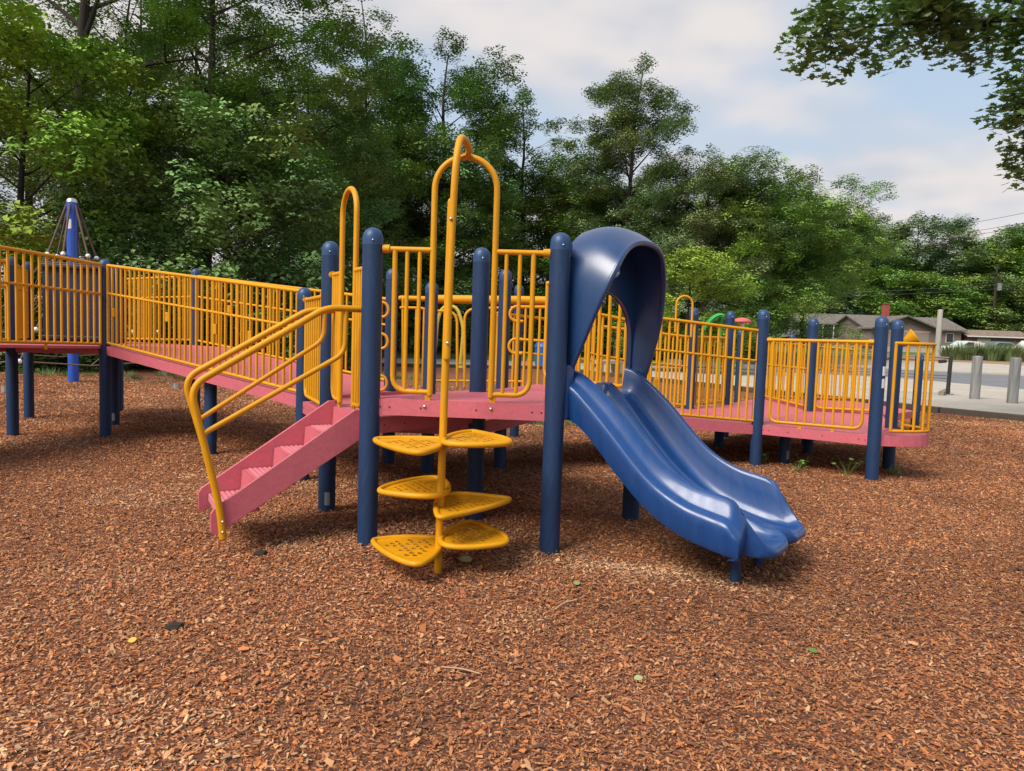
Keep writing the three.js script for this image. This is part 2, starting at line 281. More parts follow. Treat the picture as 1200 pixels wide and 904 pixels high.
for (const [x, z, h] of [[-1.825, -6.252, 1.69], [-1.232, -7.22, 1.962], [-0.784, -6.78, 1.81], [-0.10, -7.2, 1.99], [0.05, -9.4, 2.0], [-4.696, -8.247, 2.051], [-5.746, -8.21, 2.041], [-6.566, -9.703, 2.109], [-5.188, -9.319, 2.06], [-5.938, -10.795, 2.1], [-4.392, -9.919, 2.111],
  [2.648, -7.657, 1.70], [3.586, -7.02, 1.641], [4.13, -7.747, 1.644], [3.93, -9.45, 1.70], [2.307, -9.26, 1.77], [3.02, -10.06, 1.78], [4.42, -14.0, 1.6], [5.5, -14.2, 1.55], [6.4, -11.3, 1.27]]) post(x, z, h);
for (const [x, z, h] of [[3.08, -7.98, 0.36], [3.7, -8.83, 0.36], [2.67, -9.1, 0.36], [-3.1, -7.35, 0.8], [-2.2, -8.2, 0.74]]) { const p = mesh('support_post', postGeo, M.blue, play); p.position.set(x, (h - 0.12) / 2, z); p.scale.set(1, h + 0.12, 1); }
// stickers on posts
{ const s = mesh('label_sticker', new THREE.CylinderGeometry(0.0622, 0.0622, 0.09, 10, 1, true, 0.1, 0.75), M.sticker, play); s.position.set(3.586, 1.11, -7.02); const t = mesh('label_sticker', s.geometry, M.sticker, play); t.position.set(3.586, 0.99, -7.02);
  const g = new THREE.CylinderGeometry(0.0622, 0.0622, 0.095, 10, 1, true, 0.0, 0.6); for (const [x, z] of [[-1.33, -5.18], [3.08, -7.98], [-5.188, -9.319]]) { const k = mesh('label_sticker', g, M.greysticker, play); k.position.set(x, 0.11, z); } }

// decks: panels with a folded skirt along their edges
function deckPart(outline, top, panels, skip = []) {
  const g = part('deck', play), th = 0.028, sk = 0.098;
  const hAt = (p) => (p.length > 2 ? p[2] : top);
  for (const pts of panels) {
    const cx = pts.reduce((s, p) => s + p[0], 0) / pts.length, cz = pts.reduce((s, p) => s + p[1], 0) / pts.length;
    mesh('deck_panel', slab(pts.map((p) => { const d = Math.hypot(p[0] - cx, p[1] - cz), k = (d - 0.006) / d; return [cx + (p[0] - cx) * k, cz + (p[1] - cz) * k, hAt(p)]; }), top, th), M.pink, g);
  }
  for (let i = 0; i < outline.length; i++) {
    if (skip.includes(i)) continue;
    const a = outline[i], b = outline[(i + 1) % outline.length], L = Math.hypot(b[0] - a[0], b[1] - a[1]), nx = (b[1] - a[1]) / L, nz = -(b[0] - a[0]) / L, t = 0.012;
    const q = slab([[a[0], a[1], hAt(a) - 0.002], [b[0], b[1], hAt(b) - 0.002], [b[0] + nx * t, b[1] + nz * t, hAt(b) - 0.002], [a[0] + nx * t, a[1] + nz * t, hAt(a) - 0.002]], top, sk);
    mesh('skirt', q, M.pink, g);
    for (const s of [0.07, 0.12, 0.42, 0.72, 0.89, 0.94]) if (L > 0.8 && L < 1.6) { const y = mix(hAt(a), hAt(b), s) - 0.05, hole = mesh('bolt_hole', holeGeo, M.dark, g); for (const sgn of [1]) hole.position.set(mix(a[0], b[0], s) + nx * 0.0125 * sgn, y, mix(a[1], b[1], s) + nz * 0.0125 * sgn); hole.rotation.set(0, Math.atan2(nx, nz), 0); }
  }
  return g;
}
const holeGeo = new THREE.CylinderGeometry(0.0055, 0.0055, 0.004, 10); holeGeo.rotateX(Math.PI / 2);
const f2 = (p) => [p.x, p.y];
const { A, B, C, D, E: EE, F, G, L: LL } = PT;
// outlines run so that the skirt's outside lies to the right of each edge seen from above
const main = [[A.x, A.y], [B.x, B.y], [EE.x, EE.y], [F.x, F.y], [C.x, C.y]].reverse();
deckPart(main, 0.924, [[f2(A), f2(B), f2(C)], [f2(B), f2(EE), f2(C)], [f2(EE), f2(F), f2(C)]]);
deckPart([[A.x, A.y], [C.x, C.y], [D.x, D.y]].reverse(), 0.80, [[f2(A), f2(C), f2(D)]]);
const d3 = [[D.x, D.y], [C.x, C.y], [F.x, F.y], [0.1, -6.95], [-0.25, -8.35], [-0.97, -7.48], [G.x, G.y]];
deckPart([...d3].reverse(), 0.705, [[d3[0], d3[1], d3[6]], [d3[1], d3[2], d3[3]], [d3[1], d3[3], d3[5], d3[6]], [d3[3], d3[4], d3[5]]]);
// long ramp rising to the left landing
const ramp1 = [[LL.x, LL.y, 1.065], [G.x, G.y, 0.735], [-0.97, -7.48, 0.735], [-3.84, -9.48, 1.065]];
{ const cut = (t) => [[mix(ramp1[0][0], ramp1[1][0], t), mix(ramp1[0][1], ramp1[1][1], t), mix(1.065, 0.735, t)], [mix(ramp1[3][0], ramp1[2][0], t), mix(ramp1[3][1], ramp1[2][1], t), mix(1.065, 0.735, t)]];
  const ps = []; for (let k = 0; k < 4; k++) { const a = cut(k / 4), b = cut((k + 1) / 4); ps.push([a[0], b[0], b[1], a[1]]); } deckPart([...ramp1].reverse(), 1, ps); }
deckPart([[LL.x, LL.y], [-3.84, -9.48], [-5.94, -10.8], [-6.57, -9.7], [-5.75, -8.2]].reverse(), 1.062, [[[LL.x, LL.y], [-3.84, -9.48], [-5.94, -10.8]], [[LL.x, LL.y], [-5.94, -10.8], [-6.57, -9.7], [-5.75, -8.2]]]);
deckPart([[LL.x, LL.y, 1.06], [-5.75, -8.2, 1.06], [-6.35, -5.2, 1.12], [-5.25, -4.9, 1.12]].reverse(), 1.06, [[[LL.x, LL.y, 1.06], [-5.75, -8.2, 1.06], [-6.05, -6.7, 1.09], [-4.97, -6.6, 1.09]], [[-4.97, -6.6, 1.09], [-6.05, -6.7, 1.09], [-6.35, -5.2, 1.12], [-5.25, -4.9, 1.12]]], [3]);
// gentle ramp down to the right platform
deckPart([[0.1, -6.95, 0.66], [2.648, -7.657, 0.462], [2.307, -9.26, 0.462], [-0.25, -8.35, 0.66]].reverse(), 0.6, [[[0.1, -6.95, 0.66], [1.37, -7.3, 0.561], [1.03, -8.8, 0.561], [-0.25, -8.35, 0.66]], [[1.37, -7.3, 0.561], [2.648, -7.657, 0.462], [2.307, -9.26, 0.462], [1.03, -8.8, 0.561]]]);
// right platform with its rounded end
const arcEnd = []; { const a = P2(3.586, -7.02), b = P2(4.13, -7.747), c = P2(4.56, -6.98); for (let k = 0; k <= 12; k++) { const t = k / 12, s = 1 - t; const q = [s * s * a.x + 2 * s * t * c.x + t * t * b.x, s * s * a.y + 2 * s * t * c.y + t * t * b.y]; arcEnd.push(q); } }
const plat = [[2.648, -7.657], ...arcEnd, [4.8, -9.25], [3.93, -9.45], [4.0, -11.5], [3.02, -10.06], [2.307, -9.26]];
deckPart([...plat].reverse(), 0.47, [[[2.648, -7.657], [3.586, -7.02], [4.13, -7.747], [3.93, -9.45]], arcEnd, [[2.648, -7.657], [3.93, -9.45], [3.02, -10.06], [2.307, -9.26]], [[4.13, -7.747], [4.8, -9.25], [3.93, -9.45]], [[3.93, -9.45], [4.0, -11.5], [3.02, -10.06]]]);
deckPart([[4.8, -9.25, 0.47], [4.0, -11.5, 0.47], [6.2, -13.0, 0.36], [6.4, -11.3, 0.36]], 0.4, [[[4.8, -9.25, 0.47], [4.0, -11.5, 0.47], [6.2, -13.0, 0.36], [6.4, -11.3, 0.36]]]);

// guard rails
const ringGeo = new THREE.TorusGeometry(0.03, 0.011, 8, 18);
function clampAt(p, q, g) { const c = rod('clamp', p, q, 0.026, M.yellow, g); return c; }
function guardrail(a, b, o = {}) {   // a, b: [x,z,bottomHeight]; o.h height, o.n bars, o.mid, o.round bottom corners
  const g = part('guardrail', play), h = o.h ?? 0.87, n = o.n ?? 8, rr = o.r ?? 0.0155, rb = o.rb ?? 0.0132;
  const at = (t, y) => V(mix(a[0], b[0], t), mix(a[2], b[2], t) + y, mix(a[1], b[1], t)), L = Math.hypot(b[0] - a[0], b[1] - a[1]);
  const e = (o.gap ?? 0.06) / L;
  pipe('top_rail', [at(o.topOut ? 0.02 / L : e, h), at(o.topOut ? 1 - 0.02 / L : 1 - e, h)], 0, rr * 1.15, M.yellow, g);
  if (o.round) pipe('frame', [at(e, h), at(e, 0), at(1 - e, 0), at(1 - e, h)], 0.085, rr, M.yellow, g, 60);
  else pipe('bottom_rail', [at(e, 0), at(1 - e, 0)], 0, rr, M.yellow, g);
  if (o.mid) pipe('middle_rail', [at(e, o.mid), at(1 - e, o.mid)], 0, rb, M.yellow, g);
  const from = o.round ? 1 : 0, to = o.round ? n : n + 1;
  for (let k = from; k < to; k++) { const t = mix(e, 1 - e, k / n), end = !o.round && (k === 0 || k === n); rod('bar', at(t, 0), at(t, h), end ? rr : rb, M.yellow, g, unitCylCoarse); }
  if (o.topOut) for (const t of [0.055 / L, 1 - 0.055 / L]) rod('clamp', at(t, h), at(t + (t < 0.5 ? 0.05 : -0.05) / L, h), 0.025, M.yellow, g);
  if (o.rings) for (const [t, y] of [[e * 0.55, h - 0.06], [e * 0.55, 0.06], [1 - e * 0.55, h - 0.06], [1 - e * 0.55, 0.06]]) { const m = mesh('ring_clamp', ringGeo, M.yellow, g); m.position.copy(at(t, y)); m.rotation.y = -Math.atan2(b[1] - a[1], b[0] - a[0]); m.scale.set(0.8, 1.2, 1); }
  if (o.tabs) for (const t of o.tabs) { const m = mesh('tab', tabGeo, M.yellow, g); m.position.copy(at(t, -0.035)); m.rotation.y = -Math.atan2(b[1] - a[1], b[0] - a[0]); }
  if (o.plates) for (const [t, y] of o.plates) { const m = mesh('plate', plateGeo, M.yellow, g); m.position.copy(at(t, y)); m.rotation.y = -Math.atan2(b[1] - a[1], b[0] - a[0]); }
  return g;
}
const tabGeo = bevelBox(0.034, 0.075, 0.012, 0.003), plateGeo = bevelBox(0.055, 0.10, 0.02, 0.005);
const at2 = (p, q, s, y) => { const d = q.clone().sub(p).normalize(); return V(p.x + d.x * s, y, p.y + d.y * s); };
// front of the main deck, left and right of the climber arch
function archway(p, q, s0, s1, y0, hTop, panels, topY, r = 0.0185) {
  const g = part('archway_panel', play), m = (s0 + s1) / 2, k = (s1 - s0) / 2;
  const pts = [at2(p, q, s0, y0)]; pts.push(at2(p, q, s0, hTop - k)); for (let i = 1; i < 16; i++) { const a = Math.PI * i / 16; pts.push(at2(p, q, m - k * Math.cos(a), hTop - k + k * Math.sin(a))); } pts.push(at2(p, q, s1, hTop - k), at2(p, q, s1, y0));
  const cp = new THREE.CurvePath(); for (let i = 0; i < pts.length - 1; i++) cp.add(new THREE.LineCurve3(pts[i], pts[i + 1]));
  mesh('arch', capped(cp, 90, r), M.yellow, g);
  for (const [edge, corner, bars, leg] of panels) {   // edge: at the post, corner: rounded bar, bars between, leg: the arch leg
    pipe('top_rail', [at2(p, q, edge, topY), at2(p, q, leg, topY)], 0, 0.0165, M.yellow, g);
    pipe('frame', [at2(p, q, corner, topY), at2(p, q, corner, y0 + 0.012), at2(p, q, leg, y0 + 0.012)], 0.1, 0.0155, M.yellow, g, 40);
    for (const s of bars) rod('bar', at2(p, q, s, y0 + 0.012), at2(p, q, s, topY), 0.0125, M.yellow, g);
    const sg = Math.sign(leg - edge); clampAt(at2(p, q, edge - sg * 0.012, topY), at2(p, q, edge + sg * 0.03, topY), g);
    const tb = mesh('tab', tabGeo, M.yellow, g); tb.position.copy(at2(p, q, leg - sg * 0.012, y0 - 0.035)); tb.rotation.y = -Math.atan2(q.y - p.y, q.x - p.x);
  }
  return g;
}
archway(A, B, 0.368, 0.742, 0.96, 2.385, [[0.075, 0.137, [0.212, 0.288], 0.368], [1.06, 0.974, [0.812, 0.893], 0.742]], 1.83);
archway(A, D, 0.33, 0.64, 0.84, 2.26, [[0.07, 0.125, [0.178, 0.23, 0.28], 0.33], [0.87, 0.82, [0.69, 0.735, 0.78], 0.64]], 1.72);
for (const s of [0.34, 0.745]) { const p = at2(A, B, s, 0.885); const b = mesh('bolt', new THREE.SphereGeometry(0.011, 10, 8), M.bolt, play); b.position.copy(p); b.position.z += 0.014; }
guardrail([D.x, D.y, 0.765], [G.x, G.y, 0.765], { h: 0.815, n: 9, rb: 0.011, round: true, gap: 0.12, topOut: true });
guardrail([EE.x, EE.y, 0.985], [F.x, F.y, 0.985], { h: 0.80, n: 9, round: true, gap: 0.09 });
guardrail([LL.x, LL.y, 1.105], [G.x, G.y, 0.775], { h: 0.88, n: 34, mid: 0.565, gap: 0.075, rings: true, plates: [[0.055, 0.36], [0.375, 0.43], [0.62, 0.4], [0.78, 0.4]], tabs: [0.56] });
guardrail([-4.392, -9.919, 1.13], [-1.232, -7.72, 0.79], { h: 0.88, n: 34, mid: 0.6, gap: 0.05, plates: [[0.2, 0.5], [0.25, 0.42]] });
guardrail([LL.x, LL.y, 1.085], [-5.02, -6.25, 1.13], { h: 0.90, n: 20, mid: 0.57, gap: 0.07, rings: true, tabs: [0.42] });
guardrail([-5.02, -6.25, 1.13], [-5.25, -4.9, 1.17], { h: 0.9, n: 13, mid: 0.57, gap: 0.05 });
guardrail([-5.746, -8.21, 1.10], [-6.35, -5.2, 1.17], { h: 0.88, n: 26, mid: 0.6 });
guardrail([-5.746, -8.21, 1.10], [-6.566, -9.703, 1.10], { h: 0.88, n: 15, mid: 0.6, plates: [[0.35, 0.4]] });
guardrail([-5.938, -10.795, 1.10], [-4.392, -9.919, 1.13], { h: 0.88, n: 16, mid: 0.6 });
// navy play panel on the landing
{ const g = part('play_panel', play), m = mesh('panel_board', bevelBox(1.0, 1.02, 0.03, 0.008), M.navy, g); m.position.set(-5.62, 1.58, -9.42); m.rotation.y = 0.2; for (const y of [-0.46, 0.46]) { const r = mesh('panel_batten', bevelBox(1.04, 0.05, 0.05, 0.01), M.navy, g); r.position.set(-5.62, 1.58 + y, -9.38); r.rotation.y = 0.2; } }
// around the rear deck and right ramp
{ const g = part('loop_panel', play), z = -8.3, P = (x, y) => V(x, y, z);
  pipe('loop', [P(-1.31, 1.615), P(-0.983, 1.62), P(-0.965, 0.72)], 0.12, 0.016, M.yellow, g); pipe('loop', [P(-0.905, 1.59), P(-0.66, 1.595), P(-0.635, 0.72)], 0.14, 0.016, M.yellow, g); pipe('loop', [P(-0.55, 0.72), P(-0.575, 1.625), P(-0.03, 1.66)], 0.14, 0.016, M.yellow, g);
  for (const x of [-1.13, -1.04]) rod('bar', P(x, 0.72), P(x, 1.61), 0.0135, M.yellow, g, unitCylCoarse); pipe('bottom_rail', [P(-0.9, 0.785), P(0.12, 0.81)], 0, 0.0135, M.yellow, g); }
guardrail([-0.25, -8.4, 0.72], [1.03, -8.85, 0.61], { h: 0.88, n: 6, mid: 0.45, round: true });
guardrail([1.03, -8.85, 0.61], [2.307, -9.26, 0.51], { h: 0.88, n: 11, mid: 0.5 });
guardrail([1.18, -7.25, 0.62], [2.648, -7.657, 0.505], { h: 0.965, n: 15, mid: 0.645, gap: 0.05, plates: [[0.2, 0.3]] });
guardrail([0.66, -7.05, 0.70], [1.18, -7.25, 0.62], { h: 0.9, n: 5, mid: 0.5 });
{ const g = part('handrail', play); pipe('rail', [V(-1.33, 1.73, -8.4), V(-0.9, 1.73, -8.4)], 0, 0.03, M.yellow, g); pipe('beam', [V(-0.92, 1.73, -8.4), V(0.36, 1.755, -8.4), V(0.62, 1.72, -8.4)], 0.05, 0.05, M.yellow, g);
  for (const [x, z] of [[-1.3, -8.38], [0.5, -8.42]]) pipe('rail_bracket', [V(x, 1.72, z), V(x + 0.02, 0.72, z)], 0, 0.016, M.yellow, g);
  const loop = (x, y, r, side) => { const pts = [V(x + side * 0.06, y + r, -7.0)]; for (let i = 0; i <= 12; i++) { const a = Math.PI * (0.5 + i / 12); pts.push(V(x - side * -1 * r * 0.9 * Math.cos(a), y + r * Math.sin(a), -7.0)); } pts.push(V(x + side * 0.06, y - r, -7.0)); mesh('scroll_loop', capped(new THREE.CatmullRomCurve3(pts, false, 'centripetal'), 40, 0.014, 8), M.yellow, g); };
  for (const y of [1.548, 1.233]) loop(0.02, y, 0.07, 1); for (const y of [1.545, 1.239, 0.83]) loop(-1.29, y, 0.072, -1);
  rod('upright', V(-1.335, 0.72, -7.0), V(-1.335, 1.62, -7.0), 0.0145, M.yellow, g);
  pipe('rail', [V(0.05, 1.3, -7.0), V(0.62, 1.285, -7.0)], 0, 0.014, M.yellow, g); pipe('rail', [V(0.05, 1.615, -7.0), V(0.62, 1.63, -7.0)], 0, 0.016, M.yellow, g); for (const x of [0.11, 0.25, 0.4, 0.54]) rod('bar', V(x, 0.75, -7.0), V(x, 1.62, -7.0), 0.0125, M.yellow, g, unitCylCoarse); }
// right platform panels
guardrail([2.648, -7.657, 0.515], [3.586, -7.02, 0.525], { h: 0.865, n: 10, round: true, gap: 0.12, topOut: true, tabs: [0.38, 0.66] });
{ const g = part('curved_guardrail', play), y0 = 0.52, y1 = 1.385, cv = new THREE.CatmullRomCurve3(arcEnd.slice(1, 12).map(([x, z]) => V(x, 0, z)));
  for (const [y, r, nm] of [[y0, 0.0145, 'bottom_rail'], [y1, 0.0165, 'top_rail']]) mesh(nm, capped(new THREE.CatmullRomCurve3(cv.getPoints(20).map((p) => V(p.x, y, p.z))), 40, r), M.yellow, g);
  for (let k = 0; k <= 8; k++) { const p = cv.getPointAt(k / 8); rod('bar', V(p.x, y0, p.z), V(p.x, y1, p.z), k % 8 ? 0.0132 : 0.0155, M.yellow, g, unitCylCoarse); } }
guardrail([3.93, -9.45, 0.52], [4.8, -9.25, 0.52], { h: 0.865, n: 10, round: true, gap: 0.08 });
guardrail([3.97, -9.6, 0.52], [3.99, -11.5, 0.52], { h: 0.88, n: 15, rb: 0.011, mid: 0.5, gap: 0.05, plates: [[0.5, 0.4]] });
guardrail([2.307, -9.26, 0.52], [3.02, -10.06, 0.52], { h: 0.88, n: 10, rb: 0.011, round: true, gap: 0.07 });
guardrail([4.0, -11.5, 0.5], [6.2, -13.0, 0.4], { h: 0.88, n: 20, mid: 0.5 });
// small loop above the ramp rail and a talk tube by the rounded end
{ const g = part('hand_loop', play), pts = [V(2.02, 1.45, -9.0), V(2.02, 1.8, -9.0)]; for (let i = 1; i < 12; i++) { const a = Math.PI * i / 12; pts.push(V(2.12 - 0.1 * Math.cos(a), 1.8 + 0.1 * Math.sin(a), -9.0)); } pts.push(V(2.22, 1.8, -9.0), V(2.22, 1.4, -9.0)); mesh('loop', capped(new THREE.CatmullRomCurve3(pts, false, 'centripetal'), 60, 0.014), M.yellow, g);
  const t = part('talk_tube', play); pipe('pipe', [V(4.25, 0.46, -7.95), V(4.25, 1.36, -7.95)], 0, 0.03, M.yellow, t); const cone = mesh('funnel', new THREE.LatheGeometry([[0.032, 0], [0.04, 0.06], [0.06, 0.13], [0.095, 0.19], [0.1, 0.2], [0.09, 0.195], [0.05, 0.13], [0.03, 0.06]].map(([r, y]) => P2(r, y)), 24), M.yellow, t); cone.position.set(4.25, 1.36, -7.95); cone.rotation.set(0.5, 0, -0.9); }

// stairs up to the small left deck: frame origin at A, "al" outwards, "ac" along the deck edge
{
  const ad = D.clone().sub(A).normalize(), n = P2(-0.868, 0.497).normalize();
  const S = (al, ac, h) => V(A.x + n.x * al + ad.x * ac, h, A.y + n.y * al + ad.y * ac);
  const st = part('staircase', play); st.userData.label = 'pink steps with bent yellow handrails';
  const ac0 = 0.14, ac1 = 0.74;
  for (const ac of [ac0, ac1]) {
    const sh = new THREE.Shape(); [[0.005, 0.655], [0.005, 0.835], [0.05, 0.835], [0.865, 0.285], [0.885, 0.255], [0.885, 0.15], [0.865, 0.128]].forEach(([x, y], i) => (i ? sh.lineTo(x, y) : sh.moveTo(x, y)));
    const g = new THREE.ExtrudeGeometry(sh, { depth: 0.014, bevelEnabled: true, bevelThickness: 0.003, bevelSize: 0.003, bevelSegments: 1 });
    const m = new THREE.Matrix4().makeBasis(V(n.x, 0, n.y), V(0, 1, 0), V(ad.x, 0, ad.y).multiplyScalar(ac === ac0 ? 1 : 1)); m.setPosition(S(0, ac - 0.007, 0)); g.applyMatrix4(m); mesh('stringer', g, M.pink, st);
  }
  const up = (a0, a1, h0, h1, thick, nm) => { const p = [S(a0, ac0 + 0.02, h0), S(a0, ac1 - 0.02, h0), S(a1, ac1 - 0.02, h1), S(a1, ac0 + 0.02, h1)];
    const nrm = p[1].clone().sub(p[0]).cross(p[3].clone().sub(p[0])).normalize().multiplyScalar(-thick), q = p.map((v) => v.clone().add(nrm)), f = [[0, 1, 2, 3], [7, 6, 5, 4], [0, 4, 5, 1], [1, 5, 6, 2], [2, 6, 7, 3], [3, 7, 4, 0]], all = [...p, ...q], pos = [], uv = [];
    for (const [a, b, c, d] of f) for (const k of [a, b, c, a, c, d]) { pos.push(...all[k].toArray()); uv.push(all[k].x, all[k].z + all[k].y); } const g = new THREE.BufferGeometry(); g.setAttribute('position', new THREE.Float32BufferAttribute(pos, 3)); g.setAttribute('uv', new THREE.Float32BufferAttribute(uv, 2)); g.computeVertexNormals(); return mesh(nm, g, nm === 'grip_ridge' || nm === 'nosing' ? M.glarePink : M.pink, st); };
  [[0.815, 0.61, 0.25], [0.61, 0.405, 0.393], [0.405, 0.2, 0.531], [0.2, 0.005, 0.667]].forEach(([a0, a1, h], i, all) => {
    up(a1, a0, h, h, 0.012, 'tread');
    for (let k = 0; k < 5; k++) { const t = mix(a0 - 0.02, a1 + 0.03, (k + 0.5) / 5); up(t - 0.009, t + 0.009, h + 0.005, h + 0.005, 0.006, 'grip_ridge'); }
    up(a0 + 0.004, a0 + 0.004, h - 0.05, h - 0.004, 0.01, 'nosing');
    const next = i < 3 ? all[i + 1][2] : 0.8; up(a1 + 0.012, a1 + 0.004, h + 0.004, next - 0.004, 0.01, 'riser');
  });
  for (const [ac, dy] of [[0.122, 0], [0.76, 0]]) {
    const far = ac > 0.5; pipe('handrail', [S(far ? 0.775 : 0.823, ac, far ? 0.2 : 0.112), S(far ? 0.785 : 0.838, ac, far ? 0.31 : 0.28), S(far ? 0.972 : 1.0, ac, 0.99), S(far ? 0.19 : 0.24, ac, 1.465), S(0.03, ac, 1.465)], [0, 0.12, 0.10, 0.07, 0], 0.0205, M.yellow, st, 90);
    pipe('lower_rail', [S(far ? 0.9 : 0.942, ac, 0.715), S(far ? 0.085 : 0.125, ac, far ? 1.26 : 1.19), S(far ? 0.08 : 0.12, ac, 1.455)], 0.07, 0.0155, M.yellow, st, 40);
    for (const h of [0.15, 0.21]) { const b = mesh('bolt', new THREE.SphereGeometry(0.009, 8, 6), M.bolt, st); b.position.copy(S(0.826, ac - 0.021, h)); }
  }
}
// pod climber on its curved pole
{
  const c = part('pod_climber', play); c.userData.label = 'yellow pole climber with perforated pod steps';
  const px = -0.375, pz = -3.97;
  pipe('pole', [V(px - 0.01, -0.1, pz), V(px + 0.012, 2.05, pz)], 0, 0.0215, M.yellow, c);
  const top = at2(A, B, 0.555, 2.385);
  const pts = [V(px + 0.012, 1.2, pz + 0.035), V(px + 0.022, 1.9, pz + 0.035), V(px + 0.035, 2.28, pz + 0.02), V(px + 0.045, 2.40, pz - 0.06), V(px + 0.06, 2.43, pz - 0.17), V(px + 0.08, 2.405, pz - 0.28), V(top.x, 2.385, top.z)];
  mesh('curved_pole', capped(new THREE.CatmullRomCurve3(pts, false, 'centripetal'), 70, 0.0195), M.yellow, c);
  const gus = new THREE.Shape(); gus.moveTo(-0.05, 0); gus.lineTo(0.05, 0); gus.lineTo(0, 0.08); const gm = mesh('gusset', new THREE.ExtrudeGeometry(gus, { depth: 0.012, bevelEnabled: false }), M.yellow, c); gm.rotation.x = Math.PI / 2; gm.position.set(top.x, 2.39, top.z);
  for (const h of [1.28, 1.95]) { const b = mesh('bolt', new THREE.SphereGeometry(0.01, 8, 6), M.bolt, c); b.position.set(px + 0.016, h, pz + 0.055); }
  const lo = [[0, -0.13], [-0.1, -0.19], [-0.33, -0.14], [-0.372, -0.02], [-0.14, 0.29], [-0.03, 0.20]], ro = [[0.02, -0.1], [0.11, -0.33], [0.2, -0.31], [0.367, -0.04], [0.30, 0.12], [0.05, 0.15]];
  const le = [[0.0, 0.08], [-0.27, 0.08], [-0.335, -0.07], [-0.15, -0.36], [-0.01, -0.30]], re = [[0.0, 0.20], [0.1, 0.18], [0.355, -0.15], [0.31, -0.26], [0, -0.27]];
  for (const [poly, h] of [[lo, 0.128], [ro, 0.185], [le, 0.445], [re, 0.365], [lo, 0.715], [ro, 0.742]]) {
    const pod = part('pod_step', c);
    const curve = new THREE.CatmullRomCurve3(poly.map(([x, z]) => V(x, 0, z)), true, 'catmullrom', 0.65), ring = curve.getPoints(48);
    const plate = new THREE.Shape(ring.slice(0, 48).map((p) => P2(p.x, -p.z)));
    const cx = poly.reduce((s, p) => s + p[0], 0) / poly.length, cz = poly.reduce((s, p) => s + p[1], 0) / poly.length;
    const flat = poly.map(([x, z]) => [cx + (x - cx) * 0.72, cz + (z - cz) * 0.72]);
    for (let i = -8; i <= 8; i++) for (let j = -8; j <= 8; j++) {
      const hx = cx + i * 0.044 + (j % 2) * 0.022, hz = cz + j * 0.04; if (!inside(flat, hx, hz)) continue; if (((i + 2 * j) % 5 + 5) % 5 === 0) continue;
      const hole = new THREE.Path(); hole.absarc(hx, -hz, 0.0165, 0, Math.PI * 2, true); plate.holes.push(hole);
    }
    const pg = new THREE.ExtrudeGeometry(plate, { depth: 0.006, bevelEnabled: false, curveSegments: 8 }); pg.rotateX(-Math.PI / 2); pg.translate(0, -0.004, 0);
    const pm = mesh('perforated_plate', pg, M.yellow, c); pod.removeFromParent();
    pm.position.set(px, h, pz); const rg = new THREE.TubeGeometry(curve, 70, 0.0165, 10, true); const rm = mesh('pod_rim', rg, M.yellow, c); rm.position.set(px, h, pz);
  }
}
